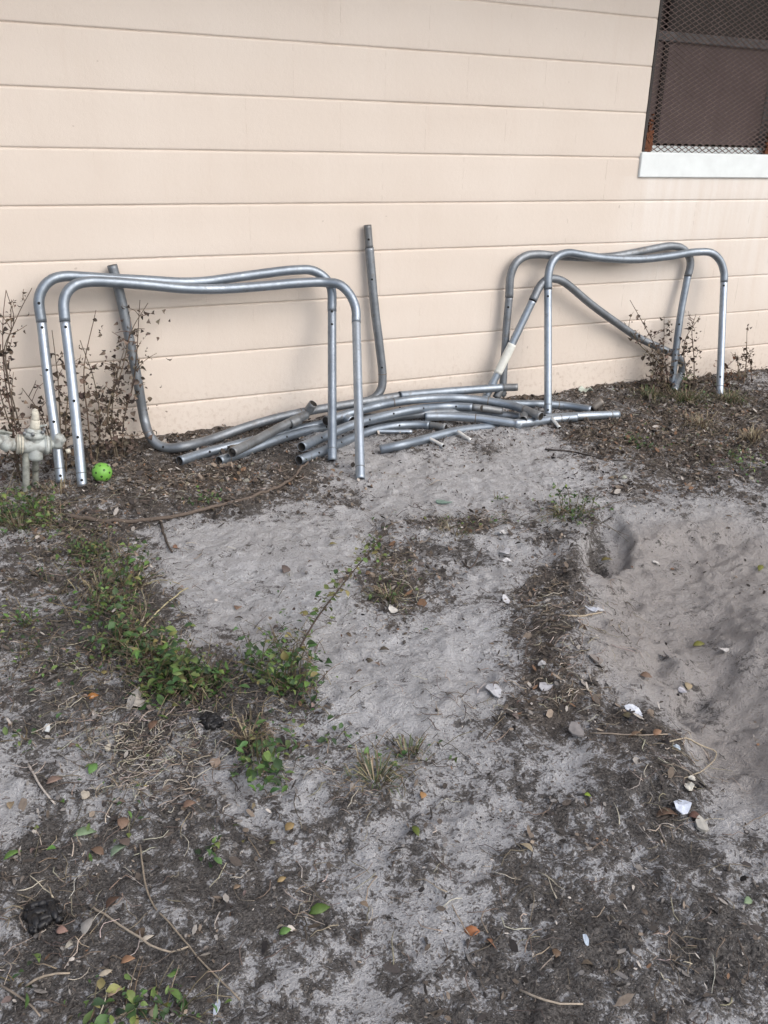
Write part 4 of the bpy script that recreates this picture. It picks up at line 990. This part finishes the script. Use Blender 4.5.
def creepers():
    mb = MB()
    path = [(14,505,34,26,260),(50,520,30,20,140),(95,552,32,24,220),(120,590,30,26,200),(130,630,34,28,220),(155,665,40,26,260),(190,690,40,22,160),(60,600,50,40,120),(60,660,60,30,90),(285,650,26,40,120),(300,690,30,40,120),
            (262,740,24,30,70),(150,1010,60,16,60),(572,514,34,14,90),(690,398,60,14,200),(660,440,60,20,60),(740,460,30,20,60),(455,525,60,8,50),(385,575,34,40,70),(400,760,50,20,50),(20,640,30,30,60),(230,680,40,30,50),(100,800,70,60,40)]
    for px, py, sx, sy, n in path:
        for i in range(n):
            c = G(px+rng.normal(0, .55)*sx, py+rng.normal(0, .55)*sy)
            if c[1] > -.05 or not -1.2 < c[0] < 5: continue
            z0 = c[2]; c = c+np.array([0, 0, abs(rng.normal(0, .014))+.003])
            r = rng.random(); col = GREENS[rng.integers(6)] if r < .55 else (YG[rng.integers(3)] if r < .68 else DRYC[rng.integers(4)])
            leaf(mb, c, rng.uniform(.006, .019), jit(col, .35), width=rng.uniform(.3, .75), curl=rng.uniform(.1, 1))
            if rng.random() < .6:
                a = rng.uniform(0, 6.28); l = rng.uniform(.02, .07); e = c+np.array([math.cos(a)*l, math.sin(a)*l, rng.uniform(-.2, .7)*l]); e[2] = max(e[2], ghs(e[0], e[1])+.002)
                q = c.copy(); q[2] = z0+.001; tube(mb, np.array([q, (q+e)/2+np.array([0, 0, l*.12]), e]), 1.0, 4, (False, False), taper=lambda t: .0011*(1-.5*t), col=jit([(.16, .13, .08), (.26, .21, .14), (.09, .07, .05)][rng.integers(3)]))
    o = mb.build('creeping_weeds', M['plant'], None, None); tag(o, 'low tangle of tiny green and withered leaves running through the weed rows', 'ground cover', kind='stuff')
creepers()
def stalks():
    mb = MB()
    spots = [(150,755,70,50,230),(140,740,30,50,40),(70,680,80,50,130),(100,560,60,40,80),(60,900,80,80,70),(200,560,50,50,12),(545,620,34,50,110),(600,620,40,30,40),(560,690,50,30,40),(680,760,40,30,40),(690,830,60,40,22),(390,580,34,40,70),
             (640,425,70,22,110),(730,430,60,30,190),(200,480,120,18,130),(360,780,50,25,50),(460,700,50,30,30),(520,900,130,90,50),(300,900,100,80,40),(250,740,40,40,50),(700,960,70,60,20),(160,640,40,50,80),(40,510,50,30,90),(470,520,60,10,50)]
    for (px, py, sx, sy, n) in spots:
        for i in range(int(n*1.6)):
            c = G(px+rng.normal(0, .6)*sx, py+rng.normal(0, .6)*sy)
            if c[1] > -.06 or not (-1.2 < c[0] < 5): continue
            a = rng.uniform(0, 6.28); L = rng.uniform(.015, .075); k = rng.uniform(-1.5, 1.5); P = []; p = np.array([c[0], c[1]])
            for t in range(5):
                P.append(np.array([p[0], p[1], ghs(p[0], p[1])+.003+rng.uniform(0, .007)])); p = p+L/4*np.array([math.cos(a), math.sin(a)]); a += k/4+rng.normal(0, .25)
            f = rng.random(); col = jit([(.34, .29, .22), (.22, .18, .14), (.10, .08, .065), (.50, .45, .38), (.15, .12, .10)][int(f*5)])
            r0 = rng.uniform(.0006, .0014); pale = px < 200 and 700 < py < 800
            if pale and rng.random() < .3: col = jit((.50, .46, .39), .2)
            tube(mb, np.array(P), 1.0, 4, (False, False), taper=lambda t, r0=r0: r0*(1-.4*t), col=col)
    o = mb.build('dry_stalks', M['stalk'], None, None); tag(o, 'thin pale dead stalks strewn and tangled over the soil', 'dry stalks', kind='stuff')
stalks()

# ------------------------------------------------------------ light, sky, camera
w = bpy.data.worlds.new('World'); scene.world = w; w.use_nodes = True; nt = w.node_tree; bg = nt.nodes['Background']
sky = nt.nodes.new('ShaderNodeTexSky'); sky.sky_type = 'NISHITA'; sky.sun_disc = False
EL, AZ = math.radians(42), math.radians(155)      # azimuth from +Y clockwise: light comes from behind the camera, right
sky.sun_elevation = EL; sky.sun_rotation = AZ; sky.air_density = 1.0; sky.dust_density = 4.0; sky.ozone_density = 1.0
hs = nt.nodes.new('ShaderNodeHueSaturation'); hs.inputs['Saturation'].default_value = .68
nt.links.new(sky.outputs[0], hs.inputs['Color']); nt.links.new(hs.outputs[0], bg.inputs['Color']); bg.inputs['Strength'].default_value = .15
sl = bpy.data.lights.new('sun', 'SUN'); sl.energy = .5; sl.angle = math.radians(70); sl.color = (1, .98, .955)
so = bpy.data.objects.new('sun', sl); COL.objects.link(so)
d = Vector((math.sin(AZ)*math.cos(EL), math.cos(AZ)*math.cos(EL), math.sin(EL)))
so.rotation_euler = d.to_track_quat('Z', 'Y').to_euler(); so.location = (0, -4, 6)
cd = bpy.data.cameras.new('camera'); co = bpy.data.objects.new('camera', cd); COL.objects.link(co); scene.camera = co
cd.sensor_fit = 'VERTICAL'; cd.sensor_height = 24; cd.lens = 24*F_PX/1024; cd.clip_start = .05; cd.clip_end = 600
R3 = Matrix((tuple(AR), tuple(AU), tuple(-AW))).transposed(); co.matrix_world = Matrix.Translation(tuple(CAM)) @ R3.to_4x4()
scene.view_settings.view_transform = 'Standard'; scene.view_settings.look = 'None'; scene.view_settings.gamma = 1; scene.view_settings.exposure = .55
scene.view_settings.use_curve_mapping = False
scene.render.resolution_x = 768; scene.render.resolution_y = 1024
